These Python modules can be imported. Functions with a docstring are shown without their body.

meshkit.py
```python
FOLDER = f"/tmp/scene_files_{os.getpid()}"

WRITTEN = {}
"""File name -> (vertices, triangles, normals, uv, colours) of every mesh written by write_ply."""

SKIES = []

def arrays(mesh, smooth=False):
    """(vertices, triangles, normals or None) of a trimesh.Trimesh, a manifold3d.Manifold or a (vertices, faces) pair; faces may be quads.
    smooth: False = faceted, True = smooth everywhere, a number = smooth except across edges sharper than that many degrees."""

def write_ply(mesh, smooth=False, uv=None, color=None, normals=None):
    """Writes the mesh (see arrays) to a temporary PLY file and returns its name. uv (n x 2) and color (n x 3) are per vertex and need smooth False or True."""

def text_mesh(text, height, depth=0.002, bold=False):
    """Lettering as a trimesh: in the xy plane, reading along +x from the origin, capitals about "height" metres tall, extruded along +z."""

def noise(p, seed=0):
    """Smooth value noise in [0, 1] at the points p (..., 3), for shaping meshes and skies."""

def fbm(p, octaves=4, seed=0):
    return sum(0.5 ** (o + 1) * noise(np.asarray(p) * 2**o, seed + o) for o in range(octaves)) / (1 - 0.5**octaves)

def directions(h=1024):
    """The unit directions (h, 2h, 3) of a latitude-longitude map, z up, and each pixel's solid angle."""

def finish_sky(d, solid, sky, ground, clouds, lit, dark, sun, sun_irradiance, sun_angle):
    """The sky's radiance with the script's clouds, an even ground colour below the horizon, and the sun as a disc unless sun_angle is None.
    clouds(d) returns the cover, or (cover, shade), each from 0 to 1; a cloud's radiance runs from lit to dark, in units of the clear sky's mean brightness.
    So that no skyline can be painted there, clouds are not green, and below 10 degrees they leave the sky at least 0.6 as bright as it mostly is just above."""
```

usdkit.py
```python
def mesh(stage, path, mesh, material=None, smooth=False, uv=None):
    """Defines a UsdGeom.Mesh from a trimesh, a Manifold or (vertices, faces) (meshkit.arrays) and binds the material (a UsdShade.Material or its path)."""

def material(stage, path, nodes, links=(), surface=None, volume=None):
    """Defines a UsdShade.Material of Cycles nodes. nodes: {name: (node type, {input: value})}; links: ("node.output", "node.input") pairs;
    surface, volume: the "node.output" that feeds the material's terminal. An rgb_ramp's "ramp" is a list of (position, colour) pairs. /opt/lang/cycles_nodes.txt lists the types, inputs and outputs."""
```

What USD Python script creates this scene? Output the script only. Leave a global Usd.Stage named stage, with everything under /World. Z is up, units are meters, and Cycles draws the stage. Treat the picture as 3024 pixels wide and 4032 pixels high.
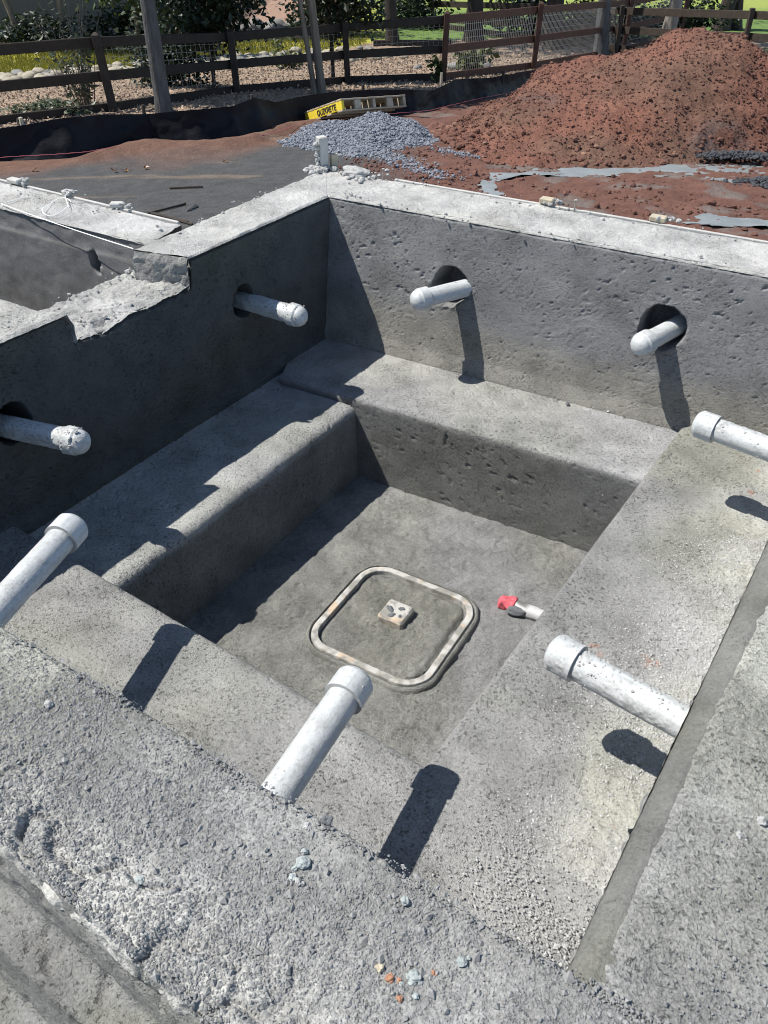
import math, numpy as np, trimesh, usdkit, meshkit
from shapely.geometry import Polygon, Point
from shapely import contains_xy
from pxr import Usd, UsdGeom, UsdLux, UsdShade, Gf, Sdf, Vt

stage = Usd.Stage.CreateInMemory()
UsdGeom.SetStageUpAxis(stage, UsdGeom.Tokens.z)
UsdGeom.SetStageMetersPerUnit(stage, 1.0)
UsdGeom.Xform.Define(stage, '/World')
UsdGeom.Scope.Define(stage, '/World/Looks')

# ------------------------------------------------------------------ camera, sky, sun
cam = UsdGeom.Camera.Define(stage, '/World/camera')
cam.AddTranslateOp().Set(Gf.Vec3d(0, 0, 1.8))
cam.AddRotateXYZOp().Set(Gf.Vec3f(51.9075, 0, 0))
cam.CreateHorizontalApertureAttr(36.0)
cam.CreateVerticalApertureAttr(48.0)
cam.CreateFocalLengthAttr(39.06)
cam.CreateClippingRangeAttr(Gf.Vec2f(0.05, 2000))
cam.CreateExposureAttr(0.88)

SUN = np.array([-0.63, 0.06, 1.0]); SUN /= np.linalg.norm(SUN)
elev = math.asin(SUN[2]); rot = math.atan2(SUN[0], SUN[1])
usdkit.material(stage, '/World/Looks/sky', {
    's': ('sky_texture', {'sky_type': 'single_scattering', 'sun_disc': False, 'sun_elevation': elev, 'sun_rotation': rot,
                          'air_density': 1.0, 'aerosol_density': 0.3, 'ozone_density': 1.0}),
    'b': ('background_shader', {'strength': 0.092})}, [('s.color', 'b.color')], surface='b.background')
dome = UsdLux.DomeLight.Define(stage, '/World/sky')
UsdShade.MaterialBindingAPI.Apply(dome.GetPrim()).Bind(UsdShade.Material.Get(stage, '/World/Looks/sky'))
dome.GetPrim().SetCustomDataByKey('kind', 'structure')
sun = UsdLux.DistantLight.Define(stage, '/World/sun')
sun.CreateIntensityAttr(1.2); sun.CreateAngleAttr(0.53); sun.CreateNormalizeAttr(True)
sun.CreateColorAttr(Gf.Vec3f(1.0, 0.96, 0.9))
sun.AddTransformOp().Set(Gf.Matrix4d(Gf.Rotation(Gf.Vec3d(0, 0, 1), Gf.Vec3d(*map(float, SUN))), Gf.Vec3d(0, 0, 0)))

# ------------------------------------------------------------------ helpers
rng = np.random.default_rng(7)
used = {}
def numbered(path):
    n = used.get(path, -1) + 1; used[path] = n
    return path if n == 0 else f'{path}_{n:03d}'
def lab(p, label=None, cat=None, group=None, kind=None):
    p = p.GetPrim() if hasattr(p, 'GetPrim') else p
    for k, v in (('label', label), ('category', cat), ('group', group), ('kind', kind)):
        if v: p.SetCustomDataByKey(k, v)
    return p
def thing(name, label, cat, group=None, kind=None, loc=None):
    x = UsdGeom.Xform.Define(stage, numbered('/World/' + name))
    if loc is not None: x.AddTranslateOp().Set(Gf.Vec3d(*map(float, loc)))
    lab(x, label, cat, group, kind)
    return x.GetPrim()
def obj(name, m, mat, parent=None, smooth=False, cd=None, label=None, cat=None, group=None, kind=None):
    base = str(parent.GetPath()) if parent is not None else '/World'
    me = usdkit.mesh(stage, numbered(base + '/' + name), m, '/World/Looks/' + mat, smooth=smooth)
    if cd is not None:
        UsdGeom.PrimvarsAPI(me).CreatePrimvar('Cd', Sdf.ValueTypeNames.Color3fArray, 'vertex').Set(Vt.Vec3fArray.FromNumpy(np.asarray(cd, np.float32)))
    lab(me, label, cat, group, kind)
    return me.GetPrim()
def cat_mesh(ms): return trimesh.util.concatenate(ms)
def fb(p, s, o=4, seed=0): return meshkit.fbm(np.asarray(p) * s, o, seed)
def sst(a, b, x):
    t = np.clip((np.asarray(x) - a) / (b - a), 0, 1); return t * t * (3 - 2 * t)
V = lambda *a: np.array(a, float)

def box(sx, sy, sz, at=(0, 0, 0), R=None, ch=0.0):
    if ch:
        pts = []
        for x in (-1, 1):
            for y in (-1, 1):
                for z in (-1, 1):
                    for k in range(3):
                        q = V(x * sx / 2, y * sy / 2, z * sz / 2)
                        q -= np.array([0 if i == k else ch for i in range(3)]) * np.array([x, y, z])
                        pts.append(q)
        m = trimesh.convex.convex_hull(np.array(pts))
    else:
        m = trimesh.creation.box((sx, sy, sz))
    if R is not None: m.apply_transform(R)
    m.apply_translation(at)
    return m
def frame(d, up=(0, 0, 1)):
    """4x4 whose x axis is d"""
    x = np.asarray(d, float) / np.linalg.norm(d); y = np.cross(up, x)
    if np.linalg.norm(y) < 1e-6: y = np.cross((0, 1, 0), x)
    y /= np.linalg.norm(y); z = np.cross(x, y)
    M = np.eye(4); M[:3, 0], M[:3, 1], M[:3, 2] = x, y, z
    return M
def beam(a, b, w, h, ch=0.004):
    """bar from a to b; w horizontal width, h vertical height"""
    a, b = np.asarray(a, float), np.asarray(b, float)
    return box(np.linalg.norm(b - a), w, h, (a + b) / 2, frame(b - a), ch)
def tube(path, radii, n=10, cap=True):
    path = np.asarray(path, float); radii = np.broadcast_to(radii, len(path))
    vs, fs = [], []
    t = np.gradient(path, axis=0); t /= np.linalg.norm(t, axis=1, keepdims=True)
    up = V(0, 0, 1) if abs(t[0][2]) < 0.9 else V(1, 0, 0)
    for i, (p, r) in enumerate(zip(path, radii)):
        x = np.cross(up, t[i]); x /= np.linalg.norm(x); y = np.cross(t[i], x)
        a = np.arange(n) * 2 * np.pi / n
        vs.append(p + r * (np.cos(a)[:, None] * x + np.sin(a)[:, None] * y))
    v = np.vstack(vs)
    for i in range(len(path) - 1):
        for k in range(n):
            a, b = i * n + k, i * n + (k + 1) % n
            fs += [[a, b, b + n], [a, b + n, a + n]]
    if cap:
        v = np.vstack([v, path[0], path[-1]]); c0, c1 = len(v) - 2, len(v) - 1
        m = (len(path) - 1) * n
        for k in range(n):
            fs += [[c0, (k + 1) % n, k], [c1, m + k, m + (k + 1) % n]]
    return trimesh.Trimesh(v, np.array(fs), process=False)

_ico = {k: trimesh.creation.icosphere(subdivisions=k) for k in (0, 1, 2, 3)}
def rock(r, sub=1, jit=0.22, squash=(1, 1, 1), g=rng):
    m = _ico[sub]; v = m.vertices.copy()
    o = g.uniform(-50, 50, 3)
    v = v * (1 + jit * 2 * (meshkit.noise(v * 1.6 + o)[:, None] - 0.5) + jit * 0.8 * (meshkit.noise(v * 4 + o)[:, None] - 0.5))
    v = v * np.asarray(squash) * r
    R = trimesh.transformations.random_rotation_matrix(g.random(3))[:3, :3]
    a = g.uniform(0, 6.28); c, s = np.cos(a), np.sin(a)
    v = (v * [1, 1, 1]) @ (R.T if squash == (1, 1, 1) else np.array([[c, -s, 0], [s, c, 0], [0, 0, 1]]).T)
    return trimesh.Trimesh(v, m.faces, process=False)
_oct_v = np.array([[1, 0, 0], [-1, 0, 0], [0, 1, 0], [0, -1, 0], [0, 0, 1], [0, 0, -1]], float)
_oct_f = np.array([[0, 2, 4], [2, 1, 4], [1, 3, 4], [3, 0, 4], [2, 0, 5], [1, 2, 5], [3, 1, 5], [0, 3, 5]])
def many_stones(pts, rad, seed=1, flat=0.75, detail=True):
    """one mesh of many small angular stones"""
    g = np.random.default_rng(seed); n = len(pts)
    bv, bf = (_ico[0].vertices, _ico[0].faces) if detail else (_oct_v, _oct_f)
    k = len(bv)
    v = bv[None] * (1 + g.uniform(-0.3, 0.3, (n, k, 1)))
    v = v * g.uniform(0.65, 1.25, (n, 1, 3)) * np.array([1, 1, flat])
    a = g.uniform(0, 6.28, n); c, s = np.cos(a), np.sin(a)
    t = g.normal(0, 0.35, n)
    x, y, z = v[..., 0], v[..., 1], v[..., 2]
    y, z = y * np.cos(t)[:, None] - z * np.sin(t)[:, None], y * np.sin(t)[:, None] + z * np.cos(t)[:, None]
    v = np.stack([x * c[:, None] - y * s[:, None], x * s[:, None] + y * c[:, None], z], -1)
    v = v * np.asarray(rad)[:, None, None] + np.asarray(pts)[:, None]
    f = bf[None] + (np.arange(n) * k)[:, None, None]
    return (v.reshape(-1, 3), f.reshape(-1, 3))

def resample(r, n):
    r = np.asarray(r, float)
    if len(r) == n: return r
    if len(r) == 2:
        return r[0] + np.linspace(0, 1, n)[:, None] * (r[1] - r[0])
    s = np.concatenate([[0], np.cumsum(np.linalg.norm(np.diff(r, axis=0), axis=1))])
    u = np.linspace(0, s[-1], n)
    return np.stack([np.interp(u, s, r[:, k]) for k in range(3)], 1)
def grid_normals(P):
    du = np.gradient(P, axis=1); dv = np.gradient(P, axis=0)
    n = np.cross(du, dv); l = np.linalg.norm(n, axis=2, keepdims=True)
    return n / np.maximum(l, 1e-12)
def patch(rails, res, disp=None, flip=False, post=None):
    """surface ruled through 3-D rails (lists of points); returns grid (nv, nu, 3), faces"""
    L = max(np.linalg.norm(np.diff(np.asarray(r, float), axis=0), axis=1).sum() for r in rails)
    nu = max(2, int(L / res) + 1)
    R = [resample(r, nu) for r in rails]
    rows = [R[0]]
    for a, b in zip(R[:-1], R[1:]):
        k = max(1, int(round(np.linalg.norm(b - a, axis=1).mean() / res)))
        for j in range(1, k + 1): rows.append(a + (b - a) * j / k)
    P = np.array(rows)
    N = grid_normals(P)
    flip = (N * (V(0, 0, 1.8) - P)).sum() < 0            # faces the open side
    N = N * (-1 if flip else 1)
    if disp is not None:
        P = P + N * disp(P.reshape(-1, 3), N.reshape(-1, 3)).reshape(P.shape[0], P.shape[1], 1)
    if post is not None: P = post(P, N)
    nv, nu = P.shape[:2]
    i = np.arange(nv * nu).reshape(nv, nu)
    a, b, c, d = i[:-1, :-1].ravel(), i[:-1, 1:].ravel(), i[1:, 1:].ravel(), i[1:, :-1].ravel()
    f = np.vstack([np.stack([a, b, c], 1), np.stack([a, c, d], 1)])
    if flip: f = f[:, ::-1]
    return P.reshape(-1, 3), f
def nose(edge0, edge1, inward, z, r, zb, n=5, batter=0.0):
    """rails of a rounded bench nose and its riser. edge: plan points of the riser plane; inward: unit plan vector towards the bench"""
    out = []
    for k in range(n + 1):
        a = math.pi / 2 * k / n
        off = inward * (r - r * math.sin(a)); zz = z - r + r * math.cos(a)
        out.append([V(*(np.asarray(e) + off), zz) for e in (edge0, edge1)])
    out.append([V(*(np.asarray(e) - inward * batter), zb) for e in (edge0, edge1)])
    return out

# ------------------------------------------------------------------ materials
M = lambda name, nodes, links, surf='p.BSDF': usdkit.material(stage, '/World/Looks/' + name, nodes, links, surface=surf)
def concrete(name, fine=1.0, pebble=0.0, pit=0.6, drag=(1, 1, 1), tint=(1, 1, 1), rough=0.9, speck=0.5):
    """bare gunite: vertex albedo times mottling, with sand grain, drag marks, pits and pebbles in the relief"""
    n = {'t': ('geometry', {}), 'cd': ('attribute', {'attribute': 'Cd'}),
         'n1': ('noise_texture', {'scale': 9.0, 'detail': 5.0, 'roughness': 0.62}),
         'r1': ('rgb_ramp', {'ramp': [(0.28, (0.72, 0.72, 0.71)), (0.5, (1, 1, 1)), (0.72, (1.25, 1.25, 1.24))]}),
         'n2': ('noise_texture', {'scale': 190.0, 'detail': 3.0, 'roughness': 0.7}),
         'r2': ('rgb_ramp', {'ramp': [(0.3, (1 - speck * 0.75,) * 3), (0.5, (1, 1, 1)), (0.7, (1 + speck * 0.6,) * 3)]}),
         'm1': ('mix', {'mix_type': 'multiply', 'fac': 1.0}), 'm2': ('mix', {'mix_type': 'multiply', 'fac': 1.0}),
         'mt': ('mix', {'mix_type': 'multiply', 'fac': 1.0, 'color2': tint}),
         'b1': ('noise_texture', {'scale': 300.0, 'detail': 2.0, 'roughness': 0.55}),
         'mp': ('mapping', {'scale': drag}),
         'b2': ('noise_texture', {'scale': 95.0, 'detail': 4.0, 'roughness': 0.65}),
         'b3': ('noise_texture', {'scale': 135.0, 'detail': 4.0, 'roughness': 0.72, 'distortion': 0.15}),
         'pit': ('map_range', {'from_min': 0.33, 'from_max': 0.41, 'to_min': -1.0, 'to_max': 0.0, 'clamp': True}),
         'mk': ('noise_texture', {'scale': 5.5, 'detail': 4.0, 'roughness': 0.6}),
         'mr': ('map_range', {'from_min': 0.44, 'from_max': 0.62, 'to_min': 0.38, 'to_max': 1.1, 'clamp': True}),
         'ma': ('map_range', {'from_min': 0.36, 'from_max': 0.62, 'to_min': 0.45, 'to_max': 1.15, 'clamp': True}),
         'pm': ('math', {'math_type': 'multiply'}), 'hm': ('math', {'math_type': 'multiply'}),
         'vo': ('voronoi_texture', {'scale': 170.0, 'randomness': 1.0}),
         'vr': ('map_range', {'from_min': 0.15, 'from_max': 0.75, 'to_min': 1.0, 'to_max': 0.0, 'clamp': True}),
         'gr': ('map_range', {'from_min': 0.46, 'from_max': 0.64, 'to_min': 0.0, 'to_max': 1.0, 'clamp': True}),
         'h1': ('math', {'math_type': 'multiply', 'value2': 0.30 * fine}),
         'h2': ('math', {'math_type': 'multiply_add', 'value2': 0.75 * fine}),
         'h3': ('math', {'math_type': 'multiply_add', 'value2': 1.6 * pit}),
         'h4': ('math', {'math_type': 'multiply_add', 'value2': 1.2 * pebble}),
         'bu': ('bump', {'strength': 1.0, 'distance': 0.0042}),
         'p': ('principled_bsdf', {'roughness': rough, 'specular_ior_level': 0.18})}
    l = [('t.position', 'n1.vector'), ('t.position', 'n2.vector'), ('t.position', 'b1.vector'), ('t.position', 'mp.vector'),
         ('mp.vector', 'b2.vector'), ('mp.vector', 'b3.vector'), ('t.position', 'vo.vector'),
         ('n1.fac', 'r1.fac'), ('n2.fac', 'r2.fac'), ('cd.color', 'm1.color1'), ('r1.color', 'm1.color2'),
         ('m1.color', 'm2.color1'), ('r2.color', 'm2.color2'), ('m2.color', 'mt.color1'), ('mt.color', 'p.base_color'),
         ('b1.fac', 'gr.value'), ('gr.result', 'h1.value1'), ('b2.fac', 'h2.value1'), ('h1.value', 'h2.value3'), ('b3.fac', 'pit.value'),
         ('t.position', 'mk.vector'), ('mk.fac', 'mr.value'), ('mk.fac', 'ma.value'), ('pit.result', 'pm.value1'), ('mr.result', 'pm.value2'), ('pm.value', 'h3.value1'), ('h2.value', 'h3.value3'), ('vo.distance', 'vr.value'), ('vr.result', 'h4.value1'),
         ('h3.value', 'h4.value3'), ('h4.value', 'hm.value1'), ('ma.result', 'hm.value2'), ('hm.value', 'bu.height'), ('bu.normal', 'p.normal')]
    return M(name, n, l)
concrete('troweled_concrete', 0.75, 0.0, 1.1, (1, 1, 1), speck=0.4)
concrete('dragged_wall_concrete', 0.6, 0.0, 0.9, (0.75, 0.75, 1.7), speck=0.25)
concrete('smooth_concrete', 0.45, 0.0, 0.15, speck=0.3)
concrete('pebbly_concrete', 0.75, 0.1, 0.6, speck=0.55)
concrete('rim_concrete', 1.1, 0.25, 0.6, speck=0.3)
concrete('floor_concrete', 1.3, 0.0, 0.7, speck=0.45)

def plain(name, col, rough=0.8, bump=None, var=0.25, vscale=20.0, spec=0.3, metal=0.0, island=0.0, stretch=(1, 1, 1), detail=4.0):
    n = {'t': ('texture_coordinate', {}), 'mp': ('mapping', {'scale': stretch}),
         'n': ('noise_texture', {'scale': vscale, 'detail': detail, 'roughness': 0.6}),
         'r': ('rgb_ramp', {'ramp': [(0.25, tuple(c * (1 - var) for c in col)), (0.5, col), (0.75, tuple(min(1, c * (1 + var)) for c in col))]}),
         'p': ('principled_bsdf', {'roughness': rough, 'specular_ior_level': spec, 'metallic': metal})}
    l = [('t.object', 'mp.vector'), ('mp.vector', 'n.vector'), ('n.fac', 'r.fac')]
    src = 'r.color'
    if island:
        n['g'] = ('geometry', {}); n['ir'] = ('rgb_ramp', {'ramp': [(0, (1 - 0.35 * island,) * 3), (1, (1 + 1.5 * island,) * 3)]})
        n['im'] = ('mix', {'mix_type': 'multiply', 'fac': 1.0})
        l += [('g.random_per_island', 'ir.fac'), (src, 'im.color1'), ('ir.color', 'im.color2')]; src = 'im.color'
    l.append((src, 'p.base_color'))
    if bump:
        s, d = bump
        n['b'] = ('noise_texture', {'scale': s, 'detail': 4.0, 'roughness': 0.65}); n['bu'] = ('bump', {'strength': 1.0, 'distance': d})
        l += [('mp.vector', 'b.vector'), ('b.fac', 'bu.height'), ('bu.normal', 'p.normal')]
    return M(name, n, l)
def leafy(name, col, island=0.45, trans=0.35):
    n = {'g': ('geometry', {}), 'r': ('rgb_ramp', {'ramp': [(0, tuple(c * (1 - island) for c in col)), (0.6, col), (1, tuple(c * (1 + island) * k for c, k in zip(col, (1.25, 1.1, 0.8))))]}),
         'p': ('principled_bsdf', {'roughness': 0.45, 'specular_ior_level': 0.4}), 't': ('translucent_bsdf', {}), 'x': ('mix_closure', {'fac': trans})}
    return M(name, n, [('g.random_per_island', 'r.fac'), ('r.color', 'p.base_color'), ('r.color', 't.color'), ('p.BSDF', 'x.closure1'), ('t.BSDF', 'x.closure2')], 'x.closure')
def vcol(name, rough=0.9, bump=(60.0, 0.01), spec=0.2, var=0.3, vscale=35.0):
    n = {'t': ('geometry', {}), 'cd': ('attribute', {'attribute': 'Cd'}), 'n': ('noise_texture', {'scale': vscale, 'detail': 5.0, 'roughness': 0.7}),
         'r': ('rgb_ramp', {'ramp': [(0.25, (1 - var,) * 3), (0.5, (1, 1, 1)), (0.75, (1 + var,) * 3)]}), 'm': ('mix', {'mix_type': 'multiply', 'fac': 1.0}),
         'b': ('noise_texture', {'scale': bump[0], 'detail': 5.0, 'roughness': 0.7}), 'bu': ('bump', {'strength': 1.0, 'distance': bump[1]}),
         'p': ('principled_bsdf', {'roughness': rough, 'specular_ior_level': spec})}
    return M(name, n, [('t.position', 'n.vector'), ('t.position', 'b.vector'), ('n.fac', 'r.fac'), ('cd.color', 'm.color1'), ('r.color', 'm.color2'), ('m.color', 'p.base_color'),
                       ('b.fac', 'bu.height'), ('bu.normal', 'p.normal')])
vcol('earth', 0.95, (25.0, 0.02))
vcol('clay', 0.95, (30.0, 0.02), var=0.35, vscale=18.0)
vcol('pvc', 0.45, (220.0, 0.0015), spec=0.4, var=0.12, vscale=120.0)
vcol('splatter', 0.9, (260.0, 0.003), var=0.2, vscale=90.0)
plain('grit', (0.225, 0.225, 0.22), 0.9, None, 0.2, 90.0, island=0.45)
plain('pale_grit', (0.37, 0.37, 0.36), 0.9, None, 0.2, 90.0, island=0.35)
plain('crumb', (0.29, 0.29, 0.28), 0.9, (150.0, 0.004), 0.25, 60.0)
plain('dark_crumb', (0.10, 0.105, 0.11), 0.9, (150.0, 0.004), 0.25, 60.0)
plain('red_crumb', (0.30, 0.155, 0.095), 0.9, (150.0, 0.003), 0.25, 60.0)
plain('greenish_crumb', (0.265, 0.29, 0.283), 0.9, (150.0, 0.004), 0.25, 60.0)
plain('clay_clod', (0.118, 0.056, 0.040), 0.95, (40.0, 0.01), 0.35, 12.0, island=0.3)
plain('pale_clod', (0.21, 0.12, 0.08), 0.95, (40.0, 0.01), 0.3, 12.0, island=0.3)
plain('dark_clod', (0.05, 0.053, 0.058), 0.95, (40.0, 0.01), 0.3, 12.0, island=0.3)
plain('blue_gravel', (0.185, 0.20, 0.228), 0.85, None, 0.45, 30.0, island=0.5)
plain('river_stone', (0.24, 0.215, 0.165), 0.8, (30.0, 0.004), 0.3, 4.0)
plain('grey_stone', (0.16, 0.155, 0.145), 0.85, (30.0, 0.006), 0.3, 4.0)
plain('fence_wood', (0.019, 0.013, 0.009), 0.75, (40.0, 0.004), 0.4, 10.0, stretch=(1, 1, 1))
plain('reddish_wood', (0.052, 0.022, 0.014), 0.7, (40.0, 0.004), 0.4, 10.0)
plain('dark_wood', (0.03, 0.022, 0.016), 0.8, (40.0, 0.004), 0.4, 10.0)
plain('pale_wood', (0.33, 0.29, 0.215), 0.8, (60.0, 0.002), 0.2, 20.0)
plain('form_board_wood', (0.34, 0.335, 0.315), 0.8, (80.0, 0.002), 0.15, 30.0)
plain('pallet_wood', (0.33, 0.27, 0.19), 0.8, (50.0, 0.003), 0.3, 14.0)
plain('yellow_paint', (0.56, 0.43, 0.035), 0.6, (80.0, 0.001), 0.12, 20.0)
plain('black_paint', (0.025, 0.022, 0.02), 0.6, None, 0.1)
plain('silt_fabric', (0.0045, 0.005, 0.0075), 0.5, (14.0, 0.006), 0.3, 6.0, spec=0.12)
plain('bark_grey', (0.062, 0.063, 0.064), 0.9, (9.0, 0.05), 0.45, 7.0, stretch=(3, 3, 0.5))
plain('bark_pale', (0.20, 0.18, 0.155), 0.9, (9.0, 0.05), 0.45, 7.0, stretch=(3, 3, 0.5))
plain('bark_dark', (0.035, 0.028, 0.022), 0.9, (9.0, 0.05), 0.45, 7.0, stretch=(3, 3, 0.5))
plain('bark_smooth', (0.13, 0.105, 0.08), 0.8, (5.0, 0.02), 0.3, 5.0, stretch=(3, 3, 0.6))
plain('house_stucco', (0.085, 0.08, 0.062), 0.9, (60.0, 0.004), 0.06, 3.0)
plain('chips', (0.33, 0.25, 0.18), 0.9, None, 0.3, 9.0, island=0.55)
plain('slurry', (0.155, 0.172, 0.175), 0.5, (30.0, 0.01), 0.2, 5.0, spec=0.35)
plain('wire', (0.30, 0.30, 0.30), 0.5, None, 0.1, metal=0.6)
plain('string', (0.78, 0.76, 0.72), 0.8, None, 0.05)
plain('pink_string', (0.35, 0.09, 0.10), 0.8, None, 0.05)
plain('red_tape', (0.46, 0.09, 0.11), 0.7, (120.0, 0.006), 0.45, 70.0, spec=0.2)
plain('rust_metal', (0.24, 0.21, 0.18), 0.6, (60.0, 0.002), 0.3, 50.0)
vcol('drain_paint', 0.6, (200.0, 0.002), var=0.2, vscale=70.0)
leafy('leaf_dark', (0.026, 0.046, 0.017))
leafy('leaf_mid', (0.075, 0.115, 0.032))
leafy('leaf_light', (0.15, 0.18, 0.055))
leafy('leaf_grey', (0.115, 0.145, 0.085))
leafy('grass_blades', (0.29, 0.28, 0.045), 0.4)
leafy('dry_leaf', (0.28, 0.15, 0.07), 0.4, 0.2)

# ------------------------------------------------------------------ spa geometry (metres)
ALB = 0.64
LEDGE = 0.873
RIM, LB, BB, NB = 0.850, 0.288, 0.324, 0.351
u2 = lambda a, b: (np.asarray(b, float) - np.asarray(a, float)) / np.linalg.norm(np.asarray(b, float) - np.asarray(a, float))
rot90 = lambda d: V(-d[1], d[0])

def lightness(base, amount, scale, seed, olive=0.0):
    base = V(*base) * ALB
    def f(P):
        a = fb(P, scale, 4, seed); b = fb(P, scale * 0.6, 3, seed + 9)
        c = base * (1 + amount * 2 * (a - 0.5))[:, None]
        m = sst(0.45, 0.62, b)[:, None] * olive
        return c * (1 - m) + c * V(0.96, 0.965, 0.85) * m
    return f
def pitted(P, s=22., depth=0.004, drag=None, seed=3, dens=0.36, mask=1.0):
    Q = P * s if drag is None else (P @ drag) * s
    n = meshkit.fbm(Q, 3, seed)
    return -depth * sst(dens, dens - 0.09, n) * mask
def trowel(P, N):
    return trowel_(P)
def trowel_(P):
    mask = sst(0.42, 0.62, fb(P, 3.1, 3, 21))
    return 0.009 * (fb(P, 2.2, 2, 5) - 0.5) + 0.0018 * (fb(P, 30, 3, 6) - 0.5) + pitted(P, 48, 0.005, None, 3, 0.33, mask) + pitted(P, 70, 0.003, None, 13, 0.34)
def crumbly(k=1.0):
    def f(P, N):
        mask = sst(0.40, 0.62, fb(P, 4.2, 3, 31))
        return 0.010 * (fb(P, 2.5, 2, 5) - 0.5) + k * (0.3 + mask) * (0.010 * (fb(P, 26, 3, 7) - 0.5) + 0.006 * (fb(P, 75, 2, 8) - 0.5)) + pitted(P, 28, 0.006 * k, None, 9, 0.40)
    return f

spa = thing('spa_shell', 'grey bare concrete square spa shell with stepped benches and capped pipe stubs', 'spa shell')
def part(name, rails, mat, disp, colour, res=0.005, flip=False, post=None, parent=spa, label=None):
    v, f = patch(rails, res, disp, flip, post)
    return obj(name, (v, f), mat, parent, smooth=True, cd=colour(v), label=label)

# plan lines
dA = u2((-0.192, 2.974), (1.083, 2.26))          # along the back wall, to the right
dB = u2((-0.192, 2.974), (-0.939, 1.861))        # along the left wall, to the front
K = 1.0248
C0 = V(-0.190, 2.972) * K                             # inner back-left corner
P2 = lambda p, z: V(p[0], p[1], z)
on_left = lambda t: C0 + dB * t
on_back = lambda t: C0 + dA * t

# floor
floor_c = lightness((0.250, 0.250, 0.243), 0.22, 3.0, 41, 0.5)
def floor_disp(P, N): return 0.012 * (fb(P, 2.5, 2, 5) - 0.5) + 0.007 * (fb(P, 38, 3, 7) - 0.5) + 0.004 * (fb(P, 110, 2, 9) - 0.5) + pitted(P, 26, 0.004, None, 4, 0.36)
part('footwell_floor', [[V(-0.95, 1.72, 0), V(-0.05, 2.80, 0)], [V(0.15, 0.92, 0), V(0.98, 1.95, 0)]], 'floor_concrete', floor_disp, floor_c, 0.005, flip=True)

nBk0 = V(dA[1], -dA[0]) if -dA[0] < 0 else V(-dA[1], dA[0])
def darker_riser(col, z):  # darkens the bench colour below the nose, down the riser
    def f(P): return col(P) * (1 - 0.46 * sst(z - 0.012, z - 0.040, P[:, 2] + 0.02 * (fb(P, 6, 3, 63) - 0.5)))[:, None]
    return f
# left bench
eL0, eL1 = V(-0.086, 2.548), V(-0.690, 1.637); dl = u2(eL0, eL1); inL = V(dl[1], -dl[0]);
if inL[0] > 0: inL = -inL
a0, a1 = eL0 - dl * 0.16, eL1 + dl * 0.30
bench_c = lightness((0.36, 0.363, 0.36), 0.2, 3.5, 43, 0.5)
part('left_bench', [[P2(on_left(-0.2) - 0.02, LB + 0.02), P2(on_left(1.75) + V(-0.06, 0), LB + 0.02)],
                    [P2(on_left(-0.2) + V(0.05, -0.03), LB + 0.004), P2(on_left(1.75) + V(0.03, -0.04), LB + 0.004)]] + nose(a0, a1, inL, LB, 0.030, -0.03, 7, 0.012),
     'troweled_concrete', trowel, darker_riser(bench_c, LB), 0.005, flip=True)
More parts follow.
